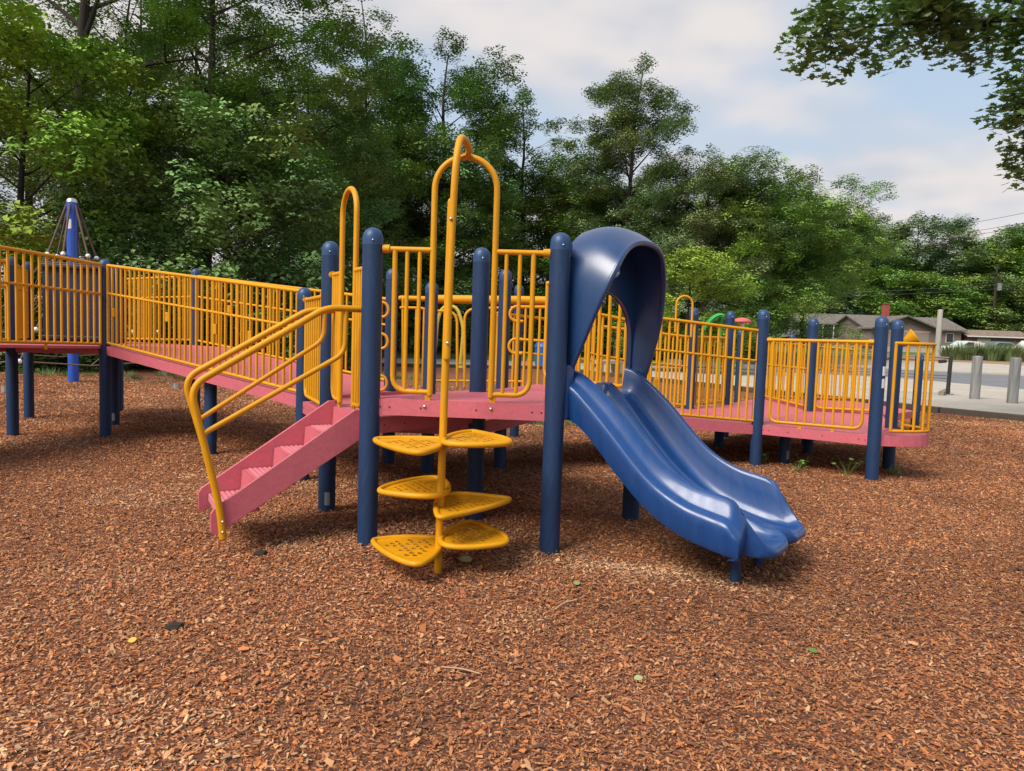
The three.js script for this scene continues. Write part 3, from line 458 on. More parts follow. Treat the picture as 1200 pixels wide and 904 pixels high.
// slide with hood: frame with s along the deck edge B-E, t outwards
{
  const be = EE.clone().sub(B).normalize(), nn = P2(0.808, 0.59).normalize(), mid = B.clone().add(EE).multiplyScalar(0.5);
  const S = (s, t, h) => V(mid.x + be.x * s + nn.x * t, h, mid.y + be.y * s + nn.y * t);
  const sl = part('slide', play); sl.userData.label = 'deep blue double plastic slide with a curved hood';
  const lerpTab = (tab, x) => { if (x <= tab[0][0]) return tab[0][1]; for (let i = 1; i < tab.length; i++) if (x <= tab[i][0]) { const [a, b] = [tab[i - 1], tab[i]]; const t = (x - a[0]) / (b[0] - a[0]); const p0 = tab[Math.max(0, i - 2)], p3 = tab[Math.min(tab.length - 1, i + 1)];
    const m1 = (b[1] - p0[1]) / Math.max(1e-6, b[0] - p0[0]) * (b[0] - a[0]), m2 = (p3[1] - a[1]) / Math.max(1e-6, p3[0] - a[0]) * (b[0] - a[0]), t2 = t * t, t3 = t2 * t; return (2 * t3 - 3 * t2 + 1) * a[1] + (t3 - 2 * t2 + t) * m1 + (-2 * t3 + 3 * t2) * b[1] + (t3 - t2) * m2; } return tab[tab.length - 1][1]; };
  const bedT = [[0, 0.945], [0.08, 0.938], [0.2, 0.82], [0.4, 0.605], [0.6, 0.42], [0.8, 0.305], [1.0, 0.245], [1.15, 0.228], [1.3, 0.226]];
  const rimT = [[0, 1.14], [0.08, 1.115], [0.18, 1.05], [0.35, 0.91], [0.57, 0.69], [0.68, 0.605], [0.83, 0.535], [0.97, 0.505], [1.05, 0.487], [1.085, 0.46], [1.11, 0.41], [1.16, 0.33], [1.3, 0.28]];
  const undT = [[0, 0.81], [0.08, 0.81], [0.2, 0.73], [0.4, 0.53], [0.6, 0.36], [0.8, 0.255], [1.0, 0.205], [1.15, 0.185], [1.3, 0.19]];
  // closed cross section: [s, kind, weight]; height = mix(bed, rim, w) on top, underside otherwise
  const W = 0.44;
  const sec = [];
  const topHalf = [[-W - 0.03, -0.55], [-W - 0.045, -0.05], [-W - 0.052, 0.3], [-W - 0.052, 0.45], [-W - 0.044, 0.53], [-W - 0.03, 0.57], [-W - 0.008, 0.63], [-W + 0.002, 0.65], [-W + 0.012, 0.73], [-W + 0.03, 0.85], [-W + 0.05, 0.95], [-W + 0.068, 1.0], [-W + 0.082, 0.985], [-W + 0.093, 0.9], [-W + 0.104, 0.6], [-W + 0.12, 0.25], [-W + 0.14, 0.08], [-W + 0.16, 0.02], [-0.25, 0.0], [-0.215, 0.0], [-0.18, 0.0], [-0.145, 0.0], [-0.11, 0.0], [-0.085, 0.05], [-0.066, 0.17], [-0.052, 0.28], [-0.036, 0.32], [-0.018, 0.3]];
  for (const p of topHalf) sec.push(p); sec.push([0, 0.27]); for (const [s, w] of [...topHalf].reverse()) sec.push([-s, w]);
  const nt = 90, lane = (s) => { const q = (Math.abs(s) - 0.19) / 0.165; return Math.max(Math.abs(s) < 0.1 ? 0.5 : 0, Math.sqrt(Math.max(0, 1 - Math.min(1, q ** 6)))); };
  const tEnd = (s) => 1.11 + 0.15 * lane(s);
  const ringAt = (v) => { const out = []; sec.forEach(([s, w], i) => { const t = v * tEnd(s), b = lerpTab(bedT, t), r = lerpTab(rimT, t), u = lerpTab(undT, t); let fall = Math.max(0, (v - 0.93) / 0.07), h = w < 0 ? mix(b, u, -w * 1.6) : Math.abs(s) < 0.2 ? b + w / 0.32 * mix(0.10, 0.05, smooth(0.95, 1.2, t)) : mix(b, r, w);
      if (v > 0.93 && w >= 0 && w < 0.4) h += 0.016 * smooth(0.93, 1, v) * (1 - w * 1.2); out.push([s, t, h]); }); return out; };
  const rings = []; for (let k = 0; k <= nt; k++) rings.push(ringAt(k / nt));
  const last = rings[nt]; for (const [dt, f, k] of [[0.014, 0.05, 1], [0.027, 0.2, 0.998], [0.033, 0.45, 0.995], [0.028, 0.7, 0.99], [0.01, 0.92, 0.985], [-0.03, 1, 0.97]]) rings.push(last.map(([s, t, h]) => [s * k, t + dt, mix(h, 0.178, f)]));
  const geoTop = gridGeo(sec.length - 1, rings.length - 1, (u, v) => { const q = rings[Math.round(v * (rings.length - 1))][Math.round(u * (sec.length - 1))]; return S(...q); });
  { const uv = geoTop.attributes.uv; for (let i = 0; i < uv.count; i++) uv.setXY(i, uv.getX(i) * 2, uv.getY(i) * 3); }
  const under = gridGeo(10, nt, (u, v) => { const s = mix(-W - 0.015, W + 0.015, u), t = v * (tEnd(s) - 0.02); return S(s, t, mix(lerpTab(bedT, t), lerpTab(undT, t), 0.88) - 0.012 * Math.sin(u * Math.PI)); });
  mesh('slide_bed', mergeGeometries([geoTop, under]), M.slide, sl);
  // fixing flange below the bed at the deck and the exit leg
  const fl = mesh('flange', bevelBox(0.09, 0.34, 0.09, 0.02), M.slide, sl); fl.position.copy(S(-0.47, 0.02, 1.0)); fl.rotation.y = Math.atan2(-be.y, be.x);
  for (const s of [-0.22, 0.2]) rod('leg', S(s - 0.05, 1.06, -0.1), S(s - 0.05, 1.06, 0.24), 0.0285, M.blue, sl);
  // hood shell: arch profile swept from the deck side (v=0) to the flared front rim (v=1)
  const arch = (u) => { const a = Math.PI * u; return [-Math.cos(a), Math.sin(a)]; };
  const base = 1.0;
  const prof = (u, v, inset) => {
    // u 0..1 from the near foot over the top to the far foot
    const leg = 0.27; let s, h;
    const hw = mix(0.475, 0.478, v) - inset, topH = mix(2.035, 1.955, v * v) - inset, spring = mix(1.62, 1.56, v);
    if (u < leg) { const k = u / leg; s = -mix(0.47 - inset - 0.01, hw, smooth(0, 1, k)); h = mix(base, spring, k); }
    else if (u > 1 - leg) { const k = (1 - u) / leg; s = mix(0.47 - inset - 0.01, hw, smooth(0, 1, k)); h = mix(base, spring, k); }
    else { const a = Math.PI * (u - leg) / (1 - 2 * leg), c = Math.cos(a), sn = Math.sin(a); s = -hw * Math.sign(c) * Math.abs(c) ** 0.85; h = spring + (topH - spring) * sn ** 0.92; }
    const near = [[1.0, 0.02], [1.1, 0.03], [1.39, 0.16], [1.73, 0.305], [1.95, 0.31]], farR = [[1.0, 0.085], [1.18, 0.137], [1.45, 0.2], [1.8, 0.255], [1.95, 0.31]], reach = mix(lerpTab(near, h), lerpTab(farR, h), smooth(-0.6, 0.6, s / hw));
    const t = mix(-0.03, reach, v) + 0;
    // crown of the shell bulges between back and front
    const bulge = 0.03 * Math.sin(Math.PI * v) * smooth(1.5, 2.0, h);
    return S(s > 0 ? s * mix(1, 0.94, v * smooth(1.3, 1.7, h)) : s, t, h + bulge);
  };
  const outer = gridGeo(72, 18, (u, v) => prof(u, v, 0)), inner = gridGeo(72, 18, (u, v) => prof(u, v, 0.034));
  const rim = mesh('hood', mergeGeometries([outer, inner]), M.hood, sl);
  const rimPts = []; for (let k = 0; k <= 60; k++) rimPts.push(prof(k / 60, 1, 0.017)); mesh('hood_rim', capped(new THREE.CatmullRomCurve3(rimPts), 120, 0.019, 10), M.hood, rim);
  const backPts = []; for (let k = 0; k <= 60; k++) backPts.push(prof(k / 60, 0, 0.011)); mesh('hood_back_edge', capped(new THREE.CatmullRomCurve3(backPts), 120, 0.0125, 10), M.hood, rim);
  // back wall with its doorway and the slot above
  { const sh = new THREE.Shape(); const N = 40; for (let k = 0; k <= N; k++) { const u = k / N, leg = 0.27; let s, h; if (u < leg) { s = -0.455; h = mix(0.96, 1.62, u / leg); } else if (u > 1 - leg) { s = 0.455; h = mix(0.96, 1.62, (1 - u) / leg); } else { const a = Math.PI * (u - leg) / (1 - 2 * leg), c = Math.cos(a); s = -0.455 * Math.sign(c) * Math.abs(c) ** 0.85; h = 1.62 + 0.40 * Math.sin(a) ** 0.92; } k ? sh.lineTo(s, h) : sh.moveTo(s, h); }
    const door = new THREE.Path(); door.moveTo(-0.34, 0.962); door.lineTo(-0.34, 1.3); door.bezierCurveTo(-0.34, 1.52, -0.2, 1.64, 0, 1.64); door.bezierCurveTo(0.24, 1.64, 0.41, 1.52, 0.41, 1.3); door.lineTo(0.41, 0.962); door.closePath(); sh.holes.push(door);
    const slot = new THREE.Path(); slot.moveTo(-0.2, 1.80); slot.bezierCurveTo(-0.2, 1.86, -0.1, 1.9, 0, 1.9); slot.bezierCurveTo(0.1, 1.9, 0.2, 1.86, 0.2, 1.80); slot.bezierCurveTo(0.2, 1.74, 0.1, 1.74, 0, 1.74); slot.bezierCurveTo(-0.1, 1.74, -0.2, 1.74, -0.2, 1.80); sh.holes.push(slot);
    const g = new THREE.ExtrudeGeometry(sh, { depth: 0.02, bevelEnabled: true, bevelThickness: 0.006, bevelSize: 0.006, bevelSegments: 2, curveSegments: 16 });
    const m = new THREE.Matrix4().makeBasis(V(be.x, 0, be.y), V(0, 1, 0), V(nn.x, 0, nn.y)); m.setPosition(S(0, -0.015, 0)); g.applyMatrix4(m); mesh('hood_back_panel', g, M.hood, sl); }
  for (const [s, h] of [[-0.49, 1.86], [0.49, 1.82]]) { const k = mesh('hood_bracket', bevelBox(0.12, 0.09, 0.05, 0.012), M.hood, sl); k.position.copy(S(s, -0.005, h)); k.rotation.y = Math.atan2(-be.y, be.x); }
}

// ---------------------------------------------------------------- vegetation
function limbGeo(pts, r0, r1, radial = 6) {
  const curve = new THREE.CatmullRomCurve3(pts), n = Math.max(3, pts.length * 2), fr = curve.computeFrenetFrames(n, false);
  return gridGeo(radial, n, (u, v) => { const k = Math.round(v * n), p = curve.getPointAt(k / n), a = u * Math.PI * 2, r = mix(r0, r1, k / n); return p.clone().addScaledVector(fr.normals[k], Math.cos(a) * r).addScaledVector(fr.binormals[k], Math.sin(a) * r); });
}
// a spray of leaves: small folded blades round a point
function sprayGeo(seed, n, rad, len, wid, droop = 0.4) {
  const R = rng(seed), pos = [], idx = [];
  for (let k = 0; k < n; k++) {
    const a = R() * Math.PI * 2, e = (R() - 0.5) * 2, q = rad * Math.cbrt(R()), c = V(Math.cos(a) * Math.sqrt(1 - e * e) * q, e * q * 0.48, Math.sin(a) * Math.sqrt(1 - e * e) * q);
    const out = R() * Math.PI * 2, dir = V(Math.cos(out), -droop - R() * 0.5 + 0.25, Math.sin(out)).normalize(), side = V(-Math.sin(out), (R() - 0.5) * 0.55, Math.cos(out)).normalize(), L = len * (0.7 + R() * 0.6), w = wid * (0.7 + R() * 0.6);
    const nrm = side.clone().cross(dir).normalize(), i0 = pos.length / 3;
    for (const p of [c.clone(), c.clone().addScaledVector(dir, L * 0.45).addScaledVector(side, w / 2).addScaledVector(nrm, w * 0.12), c.clone().addScaledVector(dir, L), c.clone().addScaledVector(dir, L * 0.45).addScaledVector(side, -w / 2).addScaledVector(nrm, w * 0.12)]) pos.push(p.x, p.y, p.z);
    idx.push(i0, i0 + 1, i0 + 2, i0, i0 + 2, i0 + 3);
  }
  const g = new THREE.BufferGeometry(); g.setAttribute('position', new THREE.Float32BufferAttribute(pos, 3)); g.setIndex(idx); const f = g.toNonIndexed(); f.computeVertexNormals(); return f;
}
const leafMat = new THREE.MeshPhysicalMaterial({ color: 0xffffff, roughness: 0.9, specularIntensity: 0.35, side: THREE.DoubleSide });
const sprays = { mid: sprayGeo(1, 20, 0.31, 0.135, 0.085, 0.15), small: sprayGeo(2, 20, 0.27, 0.10, 0.05, 0.15), fine: sprayGeo(3, 18, 0.30, 0.12, 0.042, 0.1), big: sprayGeo(4, 18, 0.34, 0.165, 0.105, 0.3), far: sprayGeo(5, 18, 0.6, 0.28, 0.16, 0.15) };
function crown(name, parent, puffs, geo, color, seed, scale = 1, vary = 0.3) {   // puffs: [centre, rx, ry, count]
  const R = rng(seed), n = puffs.reduce((s, p) => s + p[3], 0), im = new THREE.InstancedMesh(geo, leafMat, n), d = new THREE.Object3D(), c = new THREE.Color(); let k = 0;
  for (const [p, rx, ry, cnt] of puffs) {
    const tone = 1 + (R() - 0.5) * vary, warm = (R() - 0.5) * 0.3;
    for (let i = 0; i < cnt; i++) {
      const a = R() * Math.PI * 2, e = R() * 2 - 1, q = R() ** 0.42, w = Math.sqrt(1 - e * e) * q;
      d.position.set(p.x + Math.cos(a) * w * rx, p.y + e * q * ry, p.z + Math.sin(a) * w * rx); d.rotation.set((R() - 0.5) * 0.7, R() * 6.283, (R() - 0.5) * 0.7); d.scale.setScalar(scale * (0.7 + R() * 0.6)); d.updateMatrix(); im.setMatrixAt(k, d.matrix);
      const s = tone * (0.78 + R() * 0.44); c.setRGB(color[0] * s * (1 + warm), color[1] * s, color[2] * s * (1 - warm * 0.4)); im.setColorAt(k, c); k++;
    }
  }
  im.name = name; im.castShadow = im.receiveShadow = true; im.userData.kind = 'stuff'; parent.add(im); return im;
}
const green = { maple: [0.194, 0.308, 0.062], dark: [0.156, 0.250, 0.076], bright: [0.235, 0.350, 0.054], grey: [0.200, 0.266, 0.110], olive: [0.206, 0.280, 0.082], blue: [0.166, 0.252, 0.108], vine: [0.180, 0.284, 0.088] };
function tree(name, label, o) {
  // o: x z h r base (crown start), lean, color, geo, limbs, puff, count, trunk radius, bare (upper sparse), seed, group
  const R = rng(o.seed * 7919 + 13), y0 = rise(o.z) - 0.12, t = thing(name, label, 'tree', [o.x, y0, o.z], 0, o.group);
  const wood = [], puffs = [], H = o.h, tr = o.tr ?? H * 0.014, lean = o.lean ?? (R() - 0.5) * 0.08;
  const spine = []; for (let i = 0; i <= 6; i++) { const k = i / 6; spine.push(V(lean * H * k + (R() - 0.5) * 0.25 * k * (H / 12), H * 0.93 * k, (R() - 0.5) * 0.25 * k * (H / 12))); }
  const sc = new THREE.CatmullRomCurve3(spine); wood.push(limbGeo(spine, tr * 1.15, tr * 0.12, 9));
  const n = o.limbs ?? 16, pr = o.puff ?? 1.15, cnt = o.count ?? 44;
  for (let i = 0; i < n; i++) {
    const k = (i + 0.35 + R() * 0.4) / n, hk = mix(o.base / H, 0.97, k), p0 = sc.getPointAt(clamp(hk * 0.92)), az = i * 2.39996 + R() * 0.9;
    const prof = o.shape === 'cone' ? mix(1, 0.22, k) : o.shape === 'vase' ? mix(0.6, 1, smooth(0, 0.6, k)) * mix(1, 0.5, smooth(0.75, 1, k)) : Math.sqrt(Math.max(0.06, 1 - ((k - 0.38) / 0.66) ** 2));
    const L = o.r * prof * (0.72 + R() * 0.45), rise1 = L * mix(0.15, 0.75, k) * (o.up ?? 1);
    const end = V(p0.x + Math.cos(az) * L, Math.min(H * 1.0, p0.y + rise1), p0.z + Math.sin(az) * L), mid = p0.clone().lerp(end, 0.5).add(V((R() - 0.5) * 0.4, L * 0.08 + (R() - 0.5) * 0.3, (R() - 0.5) * 0.4));
    const lr = tr * mix(0.46, 0.13, k); wood.push(limbGeo([p0, mid, end], lr, lr * 0.22, 5));
    const sub = Math.max(2, Math.round((o.sub ?? 3.4) * prof + R()));
    for (let j = 0; j < sub; j++) {
      const f = mix(0.38, 1.02, (j + R() * 0.7) / sub), base = j === sub - 1 ? end : p0.clone().lerp(mid, Math.min(1, f * 2)).lerp(end, Math.max(0, f * 2 - 1)), az2 = az + (R() - 0.5) * 2.6, l2 = pr * (0.5 + R() * 0.9);
      const e2 = base.clone().add(V(Math.cos(az2) * l2, (R() - 0.25) * l2 * 0.7, Math.sin(az2) * l2)); wood.push(limbGeo([base, base.clone().lerp(e2, 0.5).add(V(0, 0.1, 0)), e2], lr * 0.34, lr * 0.08, 4));
      const s = pr * (0.6 + R() * 0.65) * (o.bare ? mix(1, 0.62, smooth(0.45, 0.9, k)) : 1); puffs.push([e2, s, s * (o.flat ?? 0.52), Math.round(0.8 * cnt * (s / pr) ** 2 * (o.bare ? mix(1, 0.5, smooth(0.4, 0.9, k)) : 1))]);
    }
  }
  puffs.push([V(spine[6].x, H * 0.95, spine[6].z), pr * 0.7, pr * 0.6, Math.round(cnt * 0.5)]);
  mesh('trunk', mergeGeometries(wood), o.bark ?? M.darkbark, t);
  crown('crown', t, puffs, sprays[o.geo ?? 'mid'], green[o.color ?? 'maple'], o.seed * 31 + 5, o.scale ?? 1, o.vary ?? 0.4);
  return t;
}
function shrub(name, label, x, z, r, h, color, seed, group, geo = 'mid', count = 420) {
  const R = rng(seed * 104729 + 7), t = thing(name, label, 'shrub', [x, rise(z) - 0.1, z], 0, group), wood = [], puffs = [], n = Math.max(5, Math.round(r * 5));
  for (let i = 0; i < n; i++) { const a = i * 2.4 + R(), q = r * Math.sqrt((i + 0.3) / n) * 0.8, e = V(Math.cos(a) * q, h * (0.45 + R() * 0.5) * (1 - 0.3 * (q / r) ** 2), Math.sin(a) * q * 0.8); wood.push(limbGeo([V((R() - 0.5) * 0.3, 0, (R() - 0.5) * 0.3), e.clone().multiplyScalar(0.55).add(V(0, 0.1, 0)), e], 0.03, 0.006, 4)); const s = Math.min(r, h) * (0.34 + R() * 0.2); puffs.push([e, s, s * 0.75, Math.round(count / n)], [V(e.x, e.y * 0.45, e.z), s, e.y * 0.42, Math.round(count / n * 0.8)]); }
  mesh('stems', mergeGeometries(wood), M.darkbark, t); crown('foliage', t, puffs, sprays[geo], green[color], seed * 17 + 3, 1, 0.35); return t;
}
const px2x = (u, d) => (u - 600) / 840 * d + 0;   // lateral metres for a picture column at a depth, used to lay the far planting out
const wood1 = 'tall trees of the wood behind the playground';
// the wood on the left, nearest trees first
const T = [
  ['maple_tree', 'bright yellow green young maple low beside the tall rope pole', 20, 21, 10.2, 3.0, 0.9, 'bright', 'big', 17, 1.05, 46, {}],
  ['maple_tree', 'tall green maple with a broad layered crown behind the ramp', 236, 27, 18.5, 3.5, 5.0, 'maple', 'mid', 24, 1.25, 70, {}],
  ['leaning_tree', 'old tree with dark leaning limbs and thin grey green crown', 62, 25, 18.5, 5.2, 7.0, 'grey', 'fine', 17, 1.3, 52, { lean: 0.1, tr: 0.34 }],
  ['vine_covered_tree', 'squat tree smothered in hanging green vines behind the ramp', 268, 23, 8.2, 3.1, 0.7, 'vine', 'big', 20, 1.0, 50, { flat: 0.95 }],
  ['slender_tree', 'slender thicket tree with bare dark stems and open top', 140, 29, 16.5, 3.4, 6, 'dark', 'mid', 15, 1.05, 32, { bare: true, tr: 0.17 }],
  ['slender_tree', 'thin dark stemmed tree with rusty dead sprigs, sky showing through', 182, 30, 17.5, 3.2, 5, 'olive', 'small', 15, 1.0, 34, { bare: true, tr: 0.15 }],
  ['dense_tree', 'dark dense tree filling the gap behind the arch', 350, 32, 13.0, 3.3, 0.8, 'dark', 'mid', 22, 1.25, 70, {}],
  ['poplar_tree', 'tall thin poplar with sparse see-through top twigs', 432, 47, 24.0, 3.0, 6.0, 'blue', 'mid', 38, 1.1, 66, { bare: true, tr: 0.22, up: 1.25, scale: 1.3 }],
  ['dense_tree', 'dense dark green dome of a tree rising beyond the tall yellow arch', 516, 46, 20.0, 4.0, 1.5, 'dark', 'mid', 32, 1.6, 105, { flat: 0.75, scale: 1.25 }],
  ['maple_tree', 'mid green leafy tree low behind the climber arch', 462, 45, 13.6, 3.8, 0.8, 'maple', 'mid', 22, 1.4, 80, { scale: 1.25 }],
  ['birch_tree', 'lighter green open tree between the dark dome and airy elm', 608, 50, 18.2, 3.6, 2.0, 'olive', 'mid', 28, 1.3, 80, { bare: true, scale: 1.3 }],
  ['elm_tree', 'airy tall elm with pale forked trunk standing clear above its neighbours', 722, 44, 18.6, 2.7, 4.6, 'grey', 'small', 34, 1.0, 80, { scale: 1.3, up: 1.3, bark: 'bark', tr: 0.24 }],
  ['elm_tree', 'grey green elm with drooping top and pale fork above the slide hood', 820, 41, 12.2, 2.7, 4.2, 'grey', 'small', 24, 1.15, 110, { scale: 1.2, bark: 'bark', tr: 0.24 }],
  ['maple_tree', 'green rounded maple filling in left of the airy elm', 670, 49, 13.6, 3.4, 1.0, 'maple', 'mid', 22, 1.4, 75, { scale: 1.25 }],
  ['maple_tree', 'large round sunlit maple beyond the slide', 893, 42, 12.0, 3.6, 1.2, 'maple', 'mid', 26, 1.35, 90, {}],
  ['maple_tree', 'broad green maple leaning over the grey house roof', 938, 47, 11.2, 3.0, 5.2, 'maple', 'mid', 26, 1.35, 90, {}],
  ['young_tree', 'small bright green tree just behind the slide hood', 800, 31, 5.4, 1.9, 0.5, 'bright', 'mid', 15, 0.85, 44, {}],
];
T.forEach(([name, label, u, d, h, r, base, color, geo, limbs, puff, count, ex], i) => tree(name, label, { x: px2x(u, d), z: -d, h, r, base, color, geo, limbs, puff, count, seed: i + 11, group: wood1, ...ex, bark: ex.bark ? M[ex.bark] : undefined }));
// deeper rank of the same wood
const back = 'back row trees closing the wood';
[[-60, 36, 17], [40, 37, 18], [120, 40, 17], [230, 38, 19], [330, 37, 15], [405, 52, 17], [480, 56, 16], [560, 56, 14], [640, 57, 14], [710, 58, 14], [780, 58, 13], [850, 58, 12]].forEach(([u, d, h], i) => tree('woodland_tree', 'back row woodland tree ' + ['past the outermost ramp section', 'behind the old leaning tree', 'behind the dead snag', 'behind the slender thicket trees', 'behind the dark gap filling tree', 'just behind the thin poplar', 'behind the low tree at the climber arch', 'behind the dark dome tree', 'between the open birch and the airy elm', 'behind the airy tall elm', 'behind the small bright tree at the hood', 'behind the large round maple'][i], { x: px2x(u, d), z: -d, h, r: 3.9, base: 1.2, color: ['dark', 'olive', 'maple'][i % 3], geo: 'mid', limbs: 19, puff: 1.5, count: 62, scale: 1.25, seed: 200 + i, group: back }));
// far trees behind the houses
const farGroup = 'far trees behind the houses';
[[972, 105, 15.5, 6.0, 'blue'], [1012, 112, 18.5, 6, 'dark'], [1062, 110, 18.5, 8.0, 'blue'], [1090, 122, 14, 6, 'dark'], [1128, 116, 13, 6, 'olive'], [1162, 112, 16.5, 7.5, 'maple'], [1205, 108, 17, 7, 'maple'], [1240, 112, 18, 7, 'dark'], [1105, 98, 8, 4.5, 'maple'], [1182, 96, 8.5, 4.5, 'olive'], [1050, 100, 9, 4.5, 'maple'], [930, 118, 14, 5, 'dark'], [890, 116, 13, 5, 'dark']].forEach(([u, d, h, r, c], i) => tree('distant_tree', 'hazy far tree ' + ['above the grey house porch', 'above the grey house gable', 'tallest behind the brown house chimney', 'behind the brown house end wall', 'between the brown house and the shed', 'round, above the brick shed', 'behind the white station wagon', 'past the shed, at the wood end', 'low, beside the pale timber post', 'low, close behind the shed roof', 'low, behind the red chimney', 'far behind the broad maple', 'far behind the round maple'][i], { x: px2x(u, d), z: -d, h: h * 1.1, r, base: 1.5, color: c, geo: 'far', limbs: 24, puff: 2.0, count: 72, seed: 300 + i, group: farGroup, scale: 1.1 }));
// undergrowth at the foot of the wood
const under = 'undergrowth along the edge of the wood';
[[-20, 19, 1.9, 2.6], [70, 20, 1.8, 2.2], [120, 22, 2.0, 3.0], [190, 23, 2.1, 3.2], [250, 22, 2, 2.6], [310, 23, 2.2, 3.0], [365, 24, 2.1, 3.0], [418, 42, 3.4, 4.4], [480, 44, 3.2, 4.0], [545, 46, 3.2, 3.6], [600, 47, 3.2, 4.0], [655, 47, 3.2, 4.0], [705, 46, 2.8, 3.6], [760, 45, 2.8, 3.6], [850, 45, 2.6, 3.0]].forEach(([u, d, r, h], i) => shrub('leafy_shrub', 'leafy green shrub ' + ['under the young maple at the wood edge', 'just behind the blue rope pole', 'at the foot of the dead snag', 'under the slender thicket trees', 'beneath the vine covered tree', 'in front of the broad ramp side maple', 'behind the middle of the ramp rail', 'at the foot of the thin poplar', 'behind the left half of the climber arch', 'behind the right half of the climber arch', 'at the foot of the open birch', 'beside the hood, near the elm trunk', 'at the foot of the airy elm', 'behind the slide hood opening', 'at the foot of the large round maple'][i], px2x(u, d), -d, r, h, ['dark', 'maple', 'dark', 'blue'][i % 4], 400 + i, under, 'mid', 720));
// dead snag with a snapped top
{ const t = thing('dead_snag', 'bare pale broken trunk standing among the left trees', 'tree', [px2x(107, 24.5), -0.1, -24.5]); mesh('trunk', limbGeo([V(0, 0, 0), V(0.1, 4, 0), V(0, 7, 0.1), V(0.05, 9.9, 0)], 0.2, 0.13, 9), M.bark, t); }

